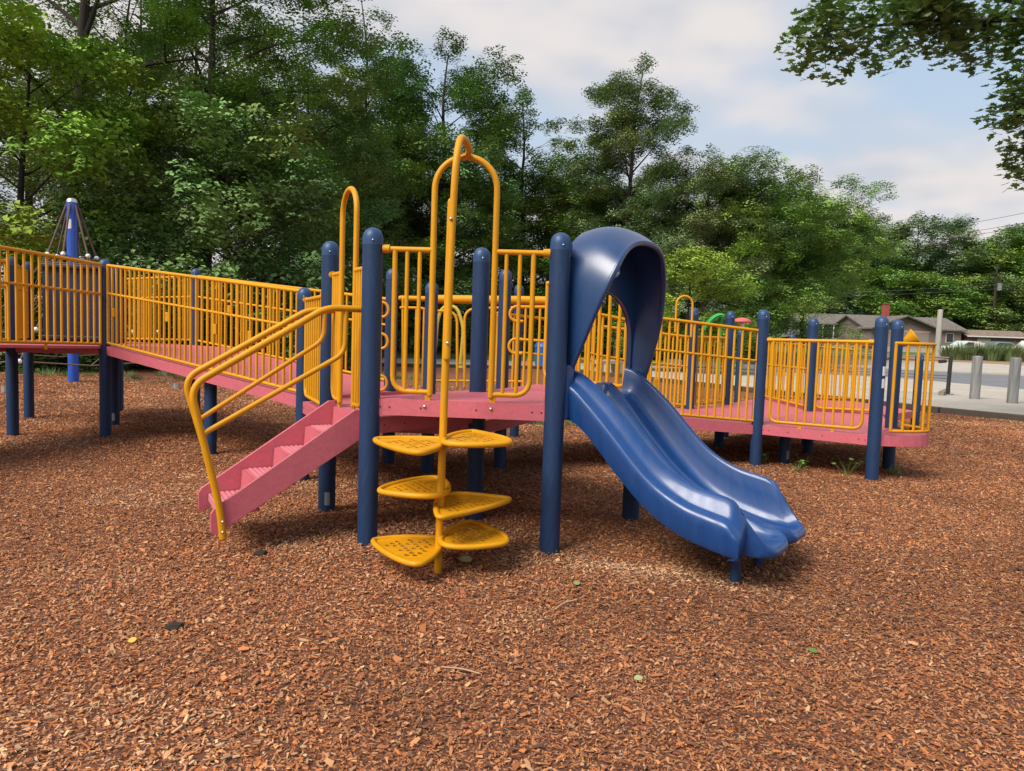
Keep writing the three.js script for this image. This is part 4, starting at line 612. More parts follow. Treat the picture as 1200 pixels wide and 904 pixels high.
// overhanging maple at the right: trunk outside the picture, limbs reaching in
{
  const t = thing('maple_tree', 'near maple whose leafy boughs hang over the concrete walk', 'tree', [12.4, 0, -12.4]);
  const R = rng(991), wood = [limbGeo([V(0, -0.2, 0), V(0.1, 2.5, 0), V(-0.1, 5, 0.1), V(0.1, 9.5, 0)], 0.32, 0.12, 12)], lobes = [];
  const s = new THREE.Shape(); [[0, -0.5], [0.03, -0.22], [0.26, -0.34], [0.2, -0.16], [0.46, -0.1], [0.34, 0.04], [0.4, 0.2], [0.17, 0.14], [0.12, 0.3], [0.16, 0.36], [0, 0.56]].forEach(([x, y], i) => (i ? s.lineTo(x, y) : s.moveTo(x, y))); [[-0.16, 0.36], [-0.12, 0.3], [-0.17, 0.14], [-0.4, 0.2], [-0.34, 0.04], [-0.46, -0.1], [-0.2, -0.16], [-0.26, -0.34], [-0.03, -0.22]].forEach(([x, y]) => s.lineTo(x, y));
  const leaf = new THREE.ShapeGeometry(s); { const p = leaf.attributes.position; for (let i = 0; i < p.count; i++) { const x = p.getX(i), y = p.getY(i); p.setZ(i, -0.35 * x * x - 0.22 * y * y); } leaf.computeVertexNormals(); }
  // boughs given as points relative to the trunk foot
  const boughs = [[[0, 5.0, 0], [-3.0, 6.6, 0.3], [-5.4, 6.75, 0.2], [-7.4, 6.55, 0.1]], [[0, 4.4, 0], [-2.2, 5.6, 0.6], [-3.7, 5.5, 0.5], [-4.3, 5.1, 0.5]], [[0, 3.9, 0], [-1.8, 4.7, -0.3], [-3.1, 4.6, -0.2], [-3.6, 4.25, 0]], [[0, 5.6, 0], [-2.4, 7.0, -0.4], [-4.6, 7.4, -0.3], [-6.4, 7.3, 0]], [[0, 6.2, 0], [-1.6, 7.6, 0.8], [-3.4, 8.2, 1], [-5, 8.2, 1]], [[0, 5.4, 0], [-1.6, 6.3, 1.0], [-3.0, 6.3, 1.4], [-4.2, 6.1, 1.4]], [[0, 6.5, 0], [1.6, 8, -0.8], [3, 8.6, -1]], [[0, 5, 0], [1.6, 6.3, 1], [3.2, 6.6, 1.4]], [[0, 6, 0], [0.3, 7.4, 2], [0.5, 7.8, 3.6]], [[0, 6, 0], [0.2, 7.4, -2], [0.1, 7.6, -3.6]], [[0, 8, 0], [-0.6, 9.6, 0.2], [-0.9, 10.8, 0]]];
  const leaves = [], d = new THREE.Object3D(), curves = [];
  boughs.forEach((b) => { const pts = b.map((p) => V(...p)), cv = new THREE.CatmullRomCurve3(pts); curves.push(cv); wood.push(limbGeo(pts, 0.09, 0.012, 6)); });
  // leafy twig ends, each joined to the nearest bough
  const ends = [[-7.75, 6.25, 0], [-7.6, 6.7, 0.2], [-7.35, 5.95, 0.1], [-7.1, 6.5, 0.3], [-6.95, 6.95, 0], [-6.6, 6.55, -0.2], [-6.4, 6.15, 0.1], [-6.2, 6.85, 0.3], [-5.9, 6.5, 0], [-5.6, 6.9, 0.2], [-5.5, 6.45, 0.4], [-5.1, 6.75, 0], [-4.8, 6.5, -0.3], [-4.7, 6.15, 0.2], [-4.4, 6.7, 0.2], [-4.1, 6.35, 0.1], [-4.35, 5.75, 0.3], [-3.9, 5.9, 0], [-3.6, 6.3, 0.4], [-3.7, 5.5, 0.5], [-4.4, 5.3, 0.3], [-3.5, 5.15, 0], [-3.2, 5.8, 0.2], [-4.0, 4.95, 0.2], [-3.4, 4.7, 0.1], [-3.75, 4.4, 0], [-3.15, 4.35, 0.2], [-2.9, 4.9, 0], [-2.8, 5.4, 0.3], [-3.0, 6.3, 0], [-2.6, 5.9, 0.4], [-2.6, 4.5, 0.2]].map((p) => V(...p));
  for (let k = 0; k < 150; k++) { const cv = curves[k % curves.length], p = cv.getPointAt(0.35 + R() * 0.65); ends.push(p.clone().add(V((R() - 0.5) * 1.0, (R() - 0.45) * 0.9, (R() - 0.5) * 1.4))); }
  for (const e of ends) {
    let best = null, bd = 1e9; for (const cv of curves) for (let k = 2; k <= 12; k++) { const p = cv.getPointAt(k / 12), q = p.distanceTo(e); if (q < bd) { bd = q; best = p; } }
    wood.push(limbGeo([best, best.clone().lerp(e, 0.5).add(V(0, 0.08, 0)), e], 0.013, 0.004, 4));
    for (let j = 0; j < 84; j++) { const r = 0.48 * Math.cbrt(R()), a = R() * 6.283, q = R() * 2 - 1, w = Math.sqrt(1 - q * q); leaves.push(e.clone().lerp(best, R() * 0.25).add(V(Math.cos(a) * w * r, q * r * 0.75, Math.sin(a) * w * r))); }
  }
  mesh('trunk', mergeGeometries(wood), M.darkbark, t);
  const im = new THREE.InstancedMesh(leaf, new THREE.MeshPhysicalMaterial({ color: 0xffffff, roughness: 0.7, specularIntensity: 0.5, transmission: 0.5, thickness: 0, side: THREE.DoubleSide }), leaves.length), c = new THREE.Color();
  leaves.forEach((g, i) => { d.position.copy(g); d.rotation.set(-Math.PI / 2 - 0.2 + (R() - 0.5) * 1.5, (R() - 0.5) * 1.4, R() * 6.283, 'YXZ'); d.rotation.order = 'YXZ'; d.rotation.set(Math.PI / 2 + 0.35 + (R() - 0.5) * 1.2, R() * 6.283, (R() - 0.5) * 0.8); d.scale.setScalar(0.10 + R() * 0.13); d.updateMatrix(); im.setMatrixAt(i, d.matrix); const q = 0.75 + R() * 0.5; c.setRGB(0.105 * q, 0.185 * q, 0.036 * q); im.setColorAt(i, c); });
  im.name = 'crown'; im.userData.kind = 'stuff'; im.castShadow = im.receiveShadow = true; t.add(im);
}

// ---------------------------------------------------------------- net climber beyond the ramp
{
  const n = thing('net_climber', 'tall bright blue pole holding a brown rope climbing net', 'rope climber', [-9.66, 0, -15.74]);
  const bp = phys([0.018, 0.075, 0.42], { roughness: 0.35, clearcoat: 0.4 }), rope = mat([0.13, 0.085, 0.07], { roughness: 1 }), knot = mat([0.75, 0.75, 0.74], { roughness: 0.4 });
  const pole = mesh('pole', new THREE.CylinderGeometry(0.108, 0.108, 4.05, 24), bp, n); pole.position.y = 1.88;
  const cp = mesh('cap', new THREE.LatheGeometry([[0.111, 0], [0.104, 0.05], [0.07, 0.09], [0, 0.1]].map(([r, y]) => P2(r, y)), 24), M.bolt, pole); cp.position.y = 2.02;
  const st = mesh('sticker', new THREE.CylinderGeometry(0.11, 0.11, 0.2, 8, 1, true, -0.5, 0.9), M.sticker, pole); st.position.y = 1.55;
  const ring = []; for (let k = 0; k < 6; k++) { const a = k * Math.PI / 3 + 0.35; ring.push(V(Math.cos(a) * 2.9, 0.0, Math.sin(a) * 2.9)); }
  const lv = [[0.1, 3.85], [0.46, 2.75], [1.0, 1.85], [1.7, 1.15], [2.35, 0.55]];
  const on = (k, [r, y]) => { const a = k * Math.PI / 3 + 0.35; return V(Math.cos(a) * r, y, Math.sin(a) * r); };
  for (let k = 0; k < 6; k++) {
    for (let j = 0; j < lv.length; j++) { const a = on(k, lv[j]), b = j + 1 < lv.length ? on(k, lv[j + 1]) : ring[k]; rod('rope', a, b, j === 0 ? 0.022 : 0.015, rope, n, unitCylCoarse); if (j > 0) { const m = mesh('connector', new THREE.SphereGeometry(0.05, 8, 6), knot, n); m.position.copy(a); } }
    for (let j = 1; j < lv.length; j++) { const b = on(k + 1, lv[j]).multiply(V(1, 1, 1)), a = on(k, lv[j]), m = a.clone().lerp(b, 0.5).add(V(0, -0.08, 0)); rod('rope', a, m, 0.014, rope, n, unitCylCoarse); rod('rope', m, b, 0.014, rope, n, unitCylCoarse); if (j > 1) rod('rope', m, on(k, lv[j - 1]), 0.012, rope, n, unitCylCoarse); }
    const an = mesh('anchor', new THREE.CylinderGeometry(0.05, 0.06, 0.22, 10), M.bolt, n); an.position.copy(ring[k]); an.position.y = 0.02;
  }
}
// ---------------------------------------------------------------- bollards, gate, pole, street side
for (const [x, z, lean, lb] of [[12.711, -19.645, 0.0, 'grey galvanised steel bollard beside the black fence post'], [12.94, -18.489, 0.012, 'grey galvanised steel bollard standing farther from the black fence post']]) {
  const b = mesh('bollard', new THREE.LatheGeometry([[0, -0.1], [0.125, -0.1], [0.125, 1.19], [0.12, 1.2], [0.05, 1.212], [0, 1.214]].map(([r, y]) => P2(r, y)), 28), M.galv, scene); b.position.set(x, 0, z); b.rotation.z = -lean; tag(b, lb, 'bollard', 'steel bollards on the concrete');
}
{
  const f = thing('pipe_gate', 'black steel post with thin horizontal gate pipes on the concrete', 'gate', [12.85, 0, -21.1]), bk = mat([0.018, 0.018, 0.02], { roughness: 0.5 }), gp = mat([0.22, 0.23, 0.24], { roughness: 0.5, metalness: 0.5 });
  rod('post', V(0, 0, 0), V(0.02, 1.16, 0), 0.055, bk, f); mesh('base_plate', box(0.26, 0.03, 0.2, 0, 0.045, 0), gp, f);
  for (const y of [1.12, 0.6, 0.52]) rod('pipe', V(-2.6, y + 0.04, -0.5), V(0.05, y, 0), 0.024, gp, f); rod('stub', V(-0.12, 1.02, 0), V(-0.32, 1.0, 0), 0.05, bk, f);
  const l = mesh('parking_kerb', bevelBox(2.1, 0.13, 0.15, 0.03), mat([0.25, 0.21, 0.16], { roughness: 1, map: speckle }), scene); l.position.set(13.0, 0.09, -21.5); l.rotation.y = 0.95; tag(l, 'low tan wheel stop lying on the concrete by the gate post', 'kerb');
}
{
  const p = mesh('utility_post', new THREE.LatheGeometry([[0, -0.3], [0.24, -0.3], [0.21, 4.3], [0.2, 4.35], [0, 4.38]].map(([r, y]) => P2(r, y)), 14), mat([0.42, 0.40, 0.35], { roughness: 1, map: speckle }), scene); p.position.set(px2x(1096, 62), rise(-62) - 0.2, -62); tag(p, 'weathered pale timber post standing before the brown house', 'post');
  const u = thing('utility_pole', 'distant brown power pole with crossarm among the far trees', 'utility pole', [px2x(1158, 92), rise(-92), -92]); mesh('shaft', new THREE.CylinderGeometry(0.13, 0.18, 11, 10).translate(0, 5.5, 0), M.darkbark, u); mesh('crossarm', box(2.2, 0.14, 0.12, 0, 9.9, 0.14), M.darkbark, u); mesh('transformer', new THREE.CylinderGeometry(0.28, 0.28, 0.9, 12).translate(0.35, 8.3, 0.25), mat([0.2, 0.21, 0.21]), u);
  const wm = mat([0.05, 0.05, 0.055], { roughness: 0.6 });
  [[1085, 268, 1290, 236, 75], [1085, 277, 1290, 250, 75], [1085, 281, 1290, 256, 75], [930, 344, 1290, 332, 82], [930, 348, 1290, 337, 82]].forEach(([u0, v0, u1, v1, d]) => {
    const hor = (q) => 394 + 0.0332 * (q - 600), a = V(px2x(u0, d), 1.33 + (hor(u0) - v0) / 840 * d, -d), b = V(px2x(u1, d), 1.33 + (hor(u1) - v1) / 840 * d, -d + 3), a2 = a.clone().lerp(b, -1.0), pts = []; for (let k = 0; k <= 16; k++) { const t = k / 16; pts.push(a2.clone().lerp(b, t).add(V(0, -0.8 * 4 * t * (1 - t) + 0.6, 0))); }
    const w = mesh('power_line', new THREE.TubeGeometry(new THREE.CatmullRomCurve3(pts), 40, 0.022, 5), wm, scene); tag(w, v0 < 300 ? 'thin dark overhead wire crossing the sky over the houses' : 'thin dark overhead wire crossing before the far trees', 'power line', v0 < 300 ? 'upper overhead wires' : 'lower overhead wires');
  });
}
// ornamental grass on the far verge
{
  const blade = (seed) => { const R = rng(seed), pos = [], idx = []; for (let k = 0; k < 150; k++) { const a = R() * 6.283, q = R() * 0.35, bx = Math.cos(a) * q, bz = Math.sin(a) * q, h = 0.8 + R() * 0.65, o = 0.15 + R() * 0.55, w = 0.022, i0 = pos.length / 3, tx = -Math.sin(a) * w, tz = Math.cos(a) * w; const top = V(bx + Math.cos(a) * o, h, bz + Math.sin(a) * o), m = V(bx + Math.cos(a) * o * 0.35, h * 0.6, bz + Math.sin(a) * o * 0.35); pos.push(bx - tx, 0, bz - tz, bx + tx, 0, bz + tz, m.x + tx, m.y, m.z + tz, m.x - tx, m.y, m.z - tz, top.x, top.y, top.z); idx.push(i0, i0 + 1, i0 + 2, i0, i0 + 2, i0 + 3, i0 + 3, i0 + 2, i0 + 4); } const g = new THREE.BufferGeometry(); g.setAttribute('position', new THREE.Float32BufferAttribute(pos, 3)); g.setIndex(idx); const f = g.toNonIndexed(); f.computeVertexNormals(); return f; };
  const gs = [blade(1), blade(2), blade(3)], gm = [mat([0.10, 0.15, 0.045], { side: THREE.DoubleSide }), mat([0.13, 0.16, 0.055], { side: THREE.DoubleSide })], R = rng(8);
  for (let k = 0; k < 22; k++) { const u = 1108 + k * 5.2 + R() * 3, d = 52.5 + R() * 3.5, g = mesh('ornamental_grass', gs[k % 3], gm[k % 2], scene); g.position.set(px2x(u, d), rise(-d) - 0.03, -d); g.rotation.y = R() * 6; g.scale.set(1.1, 0.85 + R() * 0.4, 1.1); tag(g, 'tall green ornamental grass clump on the far verge', 'grass clump', 'ornamental grasses before the parked cars'); }
}
// houses
function gable(w, d, wallH, ridge, over = 0.4) { return { w, d, wallH, ridge, over }; }
function roofGeo(w, d, y0, y1, over, th = 0.16) {   // ridge along x
  const half = d / 2 + over, dy = (y1 - y0) / (d / 2) * over, s = new THREE.Shape(); [[-half, y0 - dy], [0, y1], [half, y0 - dy], [half, y0 - dy + th], [0, y1 + th], [-half, y0 - dy + th]].forEach(([x, y], i) => (i ? s.lineTo(x, y) : s.moveTo(x, y))); const g = new THREE.ExtrudeGeometry(s, { depth: w + 2 * over, bevelEnabled: false }); g.rotateY(Math.PI / 2); g.translate(-w / 2 - over, 0, 0); return g;
}
function wallsGeo(w, d, wallH, ridge) { const s = new THREE.Shape(); [[-d / 2, 0], [d / 2, 0], [d / 2, wallH], [0, ridge - 0.06], [-d / 2, wallH]].forEach(([x, y], i) => (i ? s.lineTo(x, y) : s.moveTo(x, y))); const g = new THREE.ExtrudeGeometry(s, { depth: w, bevelEnabled: false }); g.rotateY(Math.PI / 2); g.translate(-w / 2, 0, 0); return g; }
const roofM = new THREE.MeshStandardMaterial({ map: again(shingleTex, 0.3, 0.3), color: rgb(0.75, 0.72, 0.7), roughness: 1 }), glassM = phys([0.02, 0.025, 0.03], { roughness: 0.1 }), trimW = mat([0.6, 0.58, 0.55]);
{
  const h = thing('grey_house', 'low grey house with screened porch and front gable', 'house', [42.0, rise(-95) + 0.35, -95], -0.06), wl = mat([0.22, 0.19, 0.175], { map: speckle });
  mesh('wall', wallsGeo(10.2, 7, 2.5, 3.75), wl, h); mesh('plinth', box(10.3, 0.6, 9.9, 0, -0.3, 1.4), M.concrete, h); mesh('roof', roofGeo(10.2, 7, 2.5, 3.75, 0.45), roofM, h);
  const pg = wallsGeo(3.6, 3.4, 2.3, 3.2); pg.rotateY(Math.PI / 2); pg.translate(1.6, 0, 4.4); mesh('front_gable', pg, wl, h); const pr = roofGeo(3.8, 3.4, 2.3, 3.2, 0.3); pr.rotateY(Math.PI / 2); pr.translate(1.6, 0, 4.6); mesh('gable_roof', pr, roofM, h);
  mesh('porch_roof', box(5.6, 0.14, 1.8, -2.9, 2.42, 4.3), roofM, h); for (let k = 0; k < 5; k++) mesh('porch_column', box(0.12, 2.35, 0.12, -5.6 + k * 1.3, 1.17, 5.05), trimW, h);
  for (let k = 0; k < 4; k++) { mesh('porch_screen', box(1.16, 1.6, 0.04, -4.95 + k * 1.3, 1.5, 5.05), glassM, h); mesh('porch_wall', box(1.16, 0.7, 0.1, -4.95 + k * 1.3, 0.35, 5.05), wl, h); }
  const w = mesh('window', box(0.7, 1.0, 0.06, 1.6, 1.4, 6.23), glassM, h); mesh('window_frame', box(0.86, 1.16, 0.04, 1.6, 1.4, 6.21), trimW, w);
}
{
  const h = thing('brown_house', 'brown house with garage door and red brick chimney', 'house', [46.6, rise(-88) + 0.3, -88], 0.05), wl = mat([0.21, 0.155, 0.13], { map: speckle });
  mesh('wall', wallsGeo(11.6, 7.5, 2.25, 3.6), wl, h); mesh('plinth', box(11.7, 0.6, 9.6, 0, -0.3, 1.0), M.concrete, h); mesh('roof', roofGeo(11.6, 7.5, 2.25, 3.6, 0.45), roofM, h);
  const pg = wallsGeo(2.6, 7.6, 2.1, 3.5); pg.rotateY(Math.PI / 2); pg.translate(-2.4, 0, 4.4); mesh('garage_gable', pg, wl, h); const pr = roofGeo(2.8, 7.6, 2.1, 3.5, 0.35); pr.rotateY(Math.PI / 2); pr.translate(-2.4, 0, 4.7); mesh('garage_roof', pr, roofM, h);
  mesh('garage_door', box(5.0, 1.7, 0.08, -1.9, 0.85, 5.72), mat([0.26, 0.2, 0.17]), h); mesh('door_trim', box(5.4, 0.22, 0.1, -1.9, 1.82, 5.72), mat([0.42, 0.27, 0.22]), h);
  const ch = mesh('chimney', box(0.62, 1.9, 0.62, -1.7, 4.2, 0.6), mat([0.33, 0.07, 0.05], { map: speckle }), h); mesh('chimney_cap', box(0.74, 0.1, 0.74, -1.7, 5.18, 0.6), mat([0.2, 0.06, 0.05]), ch);
  for (const x of [2.6, 4.4]) { const w = mesh('window', box(0.8, 0.95, 0.06, x, 1.3, 3.79), glassM, h); mesh('window_frame', box(0.94, 1.1, 0.04, x, 1.3, 3.77), trimW, w); }
}
{
  const h = thing('brick_shed', 'long low red brick shed with tan shallow roof', 'shed', [px2x(1153, 86), rise(-86) + 0.25, -86], -0.04), wl = mat([0.16, 0.075, 0.055], { map: speckle });
  mesh('wall', wallsGeo(6.8, 4, 1.75, 2.35), wl, h); mesh('plinth', box(6.9, 0.5, 4.1, 0, -0.25, 0), M.concrete, h); mesh('roof', roofGeo(6.8, 4, 1.75, 2.35, 0.35, 0.12), new THREE.MeshStandardMaterial({ map: again(shingleTex, 0.3, 0.3), color: rgb(1.0, 0.82, 0.68), roughness: 1 }), h); mesh('door', box(1.5, 1.4, 0.06, -1.6, 0.75, 2.03), mat([0.32, 0.27, 0.2]), h); mesh('fascia', box(7.4, 0.14, 0.06, 0, 1.66, 2.38), trimW, h);
}
// parked cars
function car(name, label, x, z, turn, color, tall) {
  const c = thing(name, label, 'car', [x, rise(z) - 0.05, z], turn, 'cars parked beyond the road'), paint = phys(color, { roughness: 0.3, clearcoat: 0.8 }), L = 4.5, s = new THREE.Shape();
  (tall ? [[-2.2, 0.35], [-2.22, 0.95], [-2.1, 1.05], [-1.95, 1.62], [0.5, 1.68], [1.1, 1.08], [2.05, 0.98], [2.25, 0.7], [2.22, 0.35]] : [[-2.2, 0.35], [-2.25, 0.8], [-2.1, 0.95], [-1.5, 1.0], [-0.95, 1.4], [0.4, 1.44], [1.15, 0.98], [2.05, 0.86], [2.25, 0.65], [2.2, 0.33]]).forEach(([a, b], i) => (i ? s.lineTo(a, b) : s.moveTo(a, b)));
  const g = new THREE.ExtrudeGeometry(s, { depth: 1.6, bevelEnabled: true, bevelThickness: 0.08, bevelSize: 0.06, bevelSegments: 2 }); g.translate(0, 0, -0.8); mesh('body', g, paint, c);
  const w = new THREE.Shape(); (tall ? [[-1.8, 1.08], [-1.75, 1.55], [0.42, 1.58], [0.9, 1.1]] : [[-1.3, 1.0], [-0.88, 1.33], [0.36, 1.36], [0.92, 1.0]]).forEach(([a, b], i) => (i ? w.lineTo(a, b) : w.moveTo(a, b)));
  const wg = new THREE.ExtrudeGeometry(w, { depth: 1.79, bevelEnabled: false }); wg.translate(0, 0, -0.895); mesh('side_window', wg, glassM, c);
  for (const a of [-1.4, 1.4]) for (const b of [-0.8, 0.8]) { const t = new THREE.CylinderGeometry(0.33, 0.33, 0.22, 18); t.rotateX(Math.PI / 2); t.translate(a, 0.33, b); const k = mesh('wheel', t, M.dark, c); const r = new THREE.CylinderGeometry(0.19, 0.19, 0.24, 12); r.rotateX(Math.PI / 2); r.translate(a, 0.33, b); mesh('rim', r, M.bolt, k); }
  for (const b of [-0.62, 0.62]) mesh('headlight', box(0.08, 0.14, 0.3, 2.24, 0.7, b), M.sticker, c);
}
car('parked_car', 'pale green sedan parked behind the ornamental grass', px2x(1128, 75), -75, 3.25, [0.55, 0.62, 0.55], false);
car('parked_car', 'white station wagon parked at the far verge', px2x(1205, 74), -74, 3.0, [0.68, 0.7, 0.68], true);
car('parked_car', 'blue grey car parked behind the white board', px2x(1166, 80), -80, 3.1, [0.16, 0.22, 0.28], false);
{ const b = thing('notice_board', 'white board on two short legs leaning before parked cars', 'sign', [px2x(1144, 70), rise(-70), -70], 0.1); const p = mesh('board', bevelBox(1.15, 0.85, 0.05, 0.01), mat([0.72, 0.68, 0.68]), b); p.position.y = 0.95; p.rotation.z = -0.08; for (const x of [-0.45, 0.45]) rod('leg', V(x, -0.05, 0), V(x, 0.7, 0), 0.03, M.bolt, b); }
// other play equipment and small street things beyond
{
  const a = thing('yellow_arch_climber', 'pale yellow curved pipe arch standing beyond the rear rail', 'climber', [-2.6, 0, -28.6]), ym = phys([0.78, 0.52, 0.06], { roughness: 0.45 });
  pipe('arch', [V(-0.55, 0.0, 0), V(-0.45, 1.9, 0), V(-0.25, 2.45, 0), V(0.3, 2.45, 0), V(0.6, 1.6, 0), V(0.5, 0, 0)], 0.3, 0.07, ym, a); mesh('foot', new THREE.CylinderGeometry(0.16, 0.18, 0.1, 14).translate(0.5, 0.05, 0), ym, a);
  const b = thing('waste_bin', 'blue lidded waste bin on the concrete beyond the deck', 'bin', [1.28, 0.03, -31.2]), bm = phys([0.015, 0.11, 0.42], { roughness: 0.4 }); mesh('body', new THREE.CylinderGeometry(0.36, 0.3, 0.85, 20).translate(0, 0.43, 0), bm, b); mesh('lid', new THREE.LatheGeometry([[0.38, 0], [0.37, 0.1], [0.28, 0.22], [0, 0.28]].map(([r, y]) => P2(r, y)), 20).translate(0, 0.85, 0), bm, b);
  const c = thing('traffic_cone', 'small faded orange cone on the concrete beyond the deck', 'cone', [0.72, 0.03, -31.5]); mesh('cone', new THREE.CylinderGeometry(0.04, 0.16, 0.5, 16).translate(0, 0.29, 0), mat([0.6, 0.13, 0.06]), c); mesh('base', box(0.4, 0.04, 0.4, 0, 0.02, 0), mat([0.5, 0.1, 0.05]), c);
  const m = thing('mushroom_post', 'pink mushroom cap on a slim white post past the right deck', 'play post', [6.33, 0, -20]); mesh('stem', new THREE.CylinderGeometry(0.06, 0.07, 1.98, 16).translate(0, 1.0, 0), mat([0.7, 0.68, 0.6]), m); mesh('cap', new THREE.LatheGeometry([[0.02, 1.9], [0.23, 1.91], [0.26, 1.94], [0.23, 1.99], [0.13, 2.04], [0, 2.06]].map(([r, y]) => P2(r, y)), 24), mat([0.5, 0.11, 0.1]), m);
  const g = thing('green_shade', 'green curved leaf shade on a green post past the right deck', 'play post', [5.56, 0, -20]), gm = phys([0.03, 0.30, 0.06], { roughness: 0.4 }); mesh('stem', new THREE.CylinderGeometry(0.05, 0.05, 2.2, 12).translate(0.18, 1.03, 0), gm, g); const bl = gridGeo(10, 6, (u, v) => V(mix(-0.3, 0.22, u), 2.16 - 0.9 * (u - 0.85) ** 2 * 0.6 - 0.25 * (v - 0.5) ** 2, mix(-0.22, 0.22, v))); const b2 = bl.clone().translate(0, -0.05, 0); mesh('leaf_blade', mergeGeometries([bl, b2]), gm, g);
  const w = thing('picnic_bench', 'pale concrete bench block beyond the slide railing', 'bench', [3.6, 0, -27.2], 0.9), cm = M.concrete; mesh('seat', bevelBox(1.9, 0.14, 0.5, 0.02).translate(0, 0.48, 0), cm, w); for (const x of [-0.7, 0.7]) mesh('leg', bevelBox(0.22, 0.42, 0.42, 0.02).translate(x, 0.21, 0), cm, w);
}
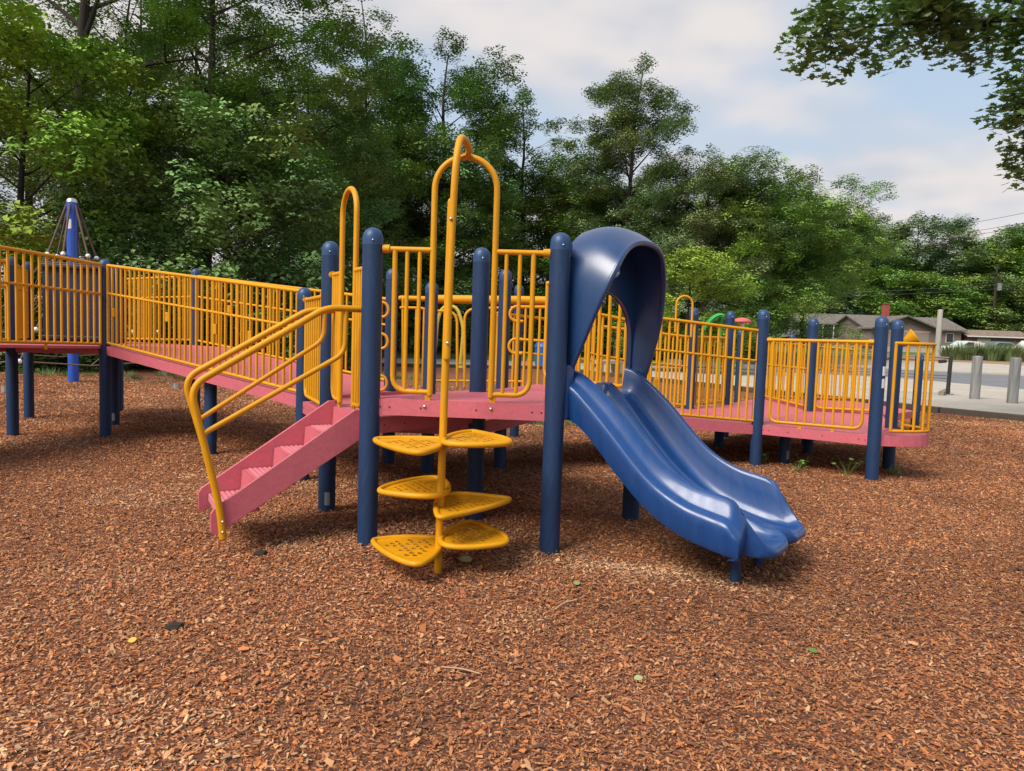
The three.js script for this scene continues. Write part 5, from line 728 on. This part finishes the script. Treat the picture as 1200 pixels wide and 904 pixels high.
// small things lying on the chips
{
  const leafShape = (n, w) => { const s = new THREE.Shape(); s.moveTo(0, -0.5); s.bezierCurveTo(w, -0.3, w, 0.2, 0, 0.5); s.bezierCurveTo(-w, 0.2, -w, -0.3, 0, -0.5); const g = new THREE.ExtrudeGeometry(s, { depth: 0.02, bevelEnabled: false, curveSegments: 6 }); const p = g.attributes.position; for (let i = 0; i < p.count; i++) p.setZ(i, p.getZ(i) + 0.5 * p.getX(i) ** 2 + 0.15 * p.getY(i) ** 2); g.rotateX(-Math.PI / 2); g.computeVertexNormals(); return g; };
  const lf = leafShape(1, 0.5);
  for (const [x, z, s, c, r, lb] of [[-1.55, -2.91, 0.055, [0.62, 0.36, 0.05], 0.6, 'small fallen yellow leaf on the bark near a dark clod'], [0.53, -2.71, 0.05, [0.30, 0.34, 0.14], 2.0, 'fallen pale green leaf lying on bare bark'], [1.34, -3.02, 0.055, [0.09, 0.16, 0.03], 1.1, 'fallen dark green leaf on the bark before the slide'], [-0.24, -4.12, 0.11, [0.36, 0.34, 0.16], 1.4, 'large withered leaf on the bark beneath the pod steps'], [0.38, -3.75, 0.06, [0.2, 0.24, 0.09], 0.3, 'curled olive leaf on the pale bark by the slide']]) { const m = mesh('fallen_leaf', lf, mat(c, { side: THREE.DoubleSide }), scene); m.position.set(x, bumpy(x, z) + 0.016, z); m.rotation.set(0.15, r, 0.1); m.scale.setScalar(s * 0.8); tag(m, lb, 'leaf', 'fallen leaves on the bark'); }
  const R = rng(55);
  for (const [x, z, s, lb] of [[-1.45, -3.07, 0.03, 'dark clod of wet bark beside a yellow leaf'], [-1.44, -4.12, 0.03, 'dark clod of wet bark before the pink stairs']]) { const g = new THREE.IcosahedronGeometry(1, 2), p = g.attributes.position; for (let i = 0; i < p.count; i++) { const n = 0.6 + 0.8 * noise3(p.getX(i) * 2.2 + s * 90, p.getY(i) * 2.2, p.getZ(i) * 2.2); p.setXYZ(i, p.getX(i) * n * 1.3, p.getY(i) * n * 0.6, p.getZ(i) * n); } g.computeVertexNormals(); const m = mesh('bark_clod', g, mat([0.03, 0.02, 0.014], { roughness: 1 }), scene); m.position.set(x, bumpy(x, z) + 0.012, z); m.scale.setScalar(s); tag(m, lb, 'clod'); }
  const tw = mat([0.42, 0.26, 0.16], { roughness: 1 });
  for (const [pts, r, lb] of [[[[0.25, -3.4], [0.3, -3.48], [0.36, -3.52]], 0.0045, 'curved pale twig on the bark before the slide'], [[[-0.24, -2.75], [-0.16, -2.735], [-0.09, -2.70]], 0.0032, 'thin straight twig lying on open bark']]) { const m = mesh('twig', capped(new THREE.CatmullRomCurve3(pts.map(([x, z]) => V(x, bumpy(x, z) + 0.018, z))), 16, r, 6), tw, scene); tag(m, lb, 'twig'); }
  const weed = (x, z, h, seed, lb) => { const t = thing('weed', lb, 'plant', [x, bumpy(x, z), z], 0, 'weeds growing in the bark'), Q = rng(seed), gm = mat([0.11, 0.22, 0.035], { side: THREE.DoubleSide }); for (let k = 0; k < 9; k++) { const a = k * 0.9 + Q(), e = V(Math.cos(a) * h * (0.3 + Q() * 0.5), h * (0.4 + Q() * 0.6), Math.sin(a) * h * (0.3 + Q() * 0.5)); rod('stem', V(0, 0, 0), e, 0.0025, gm, t, unitCylCoarse); const m = mesh('leaf', lf, gm, t); m.position.copy(e); m.scale.setScalar(0.03 + Q() * 0.03); m.rotation.set(Q() - 0.5, a + Q(), Q() - 0.5); } };
  weed(3.5, -7.35, 0.2, 1, 'bright weed at the foot of the stickered right post'); weed(4.06, -7.5, 0.1, 2, 'tiny weed sprouting beside the rounded deck end'); weed(3.2, -7.75, 0.14, 3, 'leafy weed in the shade below the right deck'); weed(2.8, -7.9, 0.13, 4, 'low weed behind the slide in deck shade'); weed(3.05, -7.5, 0.12, 5, 'sparse weed between the right deck posts');
}
// grass tufts creeping into the bed at the left
{
  const R = rng(31), pos = [], idx = []; for (let k = 0; k < 40; k++) { const a = R() * 6.283, q = R() * 0.16, x = Math.cos(a) * q, z = Math.sin(a) * q, h = 0.06 + R() * 0.1, i0 = pos.length / 3, o = 0.05; pos.push(x - 0.006, 0, z, x + 0.006, 0, z, x + Math.cos(a) * o, h, z + Math.sin(a) * o); idx.push(i0, i0 + 1, i0 + 2); } const g = new THREE.BufferGeometry(); g.setAttribute('position', new THREE.Float32BufferAttribute(pos, 3)); g.setIndex(idx); g.computeVertexNormals();
  const im = new THREE.InstancedMesh(g, mat([0.10, 0.17, 0.04], { side: THREE.DoubleSide }), 170), d = new THREE.Object3D(); let k = 0;
  const spots = [[-11.3, -17.6], [-9.2, -17.2], [-6.2, -18.2], [-8.3, -19], [-4.5, -16], [-13, -19], [1.0, -12.5], [0.4, -11], [4, -15], [-7, -21], [-10, -22], [-3, -21]];
  while (k < 170) { const c = spots[Math.floor(R() * spots.length)], a = R() * 6.283, q = Math.sqrt(-2 * Math.log(R() + 1e-6)) * 0.42; const x = c[0] + Math.cos(a) * q * 1.7, z = c[1] + Math.sin(a) * q; d.position.set(x, bumpy(x, z), z); d.rotation.y = R() * 6; d.scale.setScalar(0.7 + R() * 0.7); d.updateMatrix(); im.setMatrixAt(k, d.matrix); k++; }
  im.name = 'grass_tufts'; tag(im, 'sparse green grass tufts growing through the bark', 'grass', null, 'stuff'); im.castShadow = im.receiveShadow = true; scene.add(im);
}
renderer.render(scene, camera);
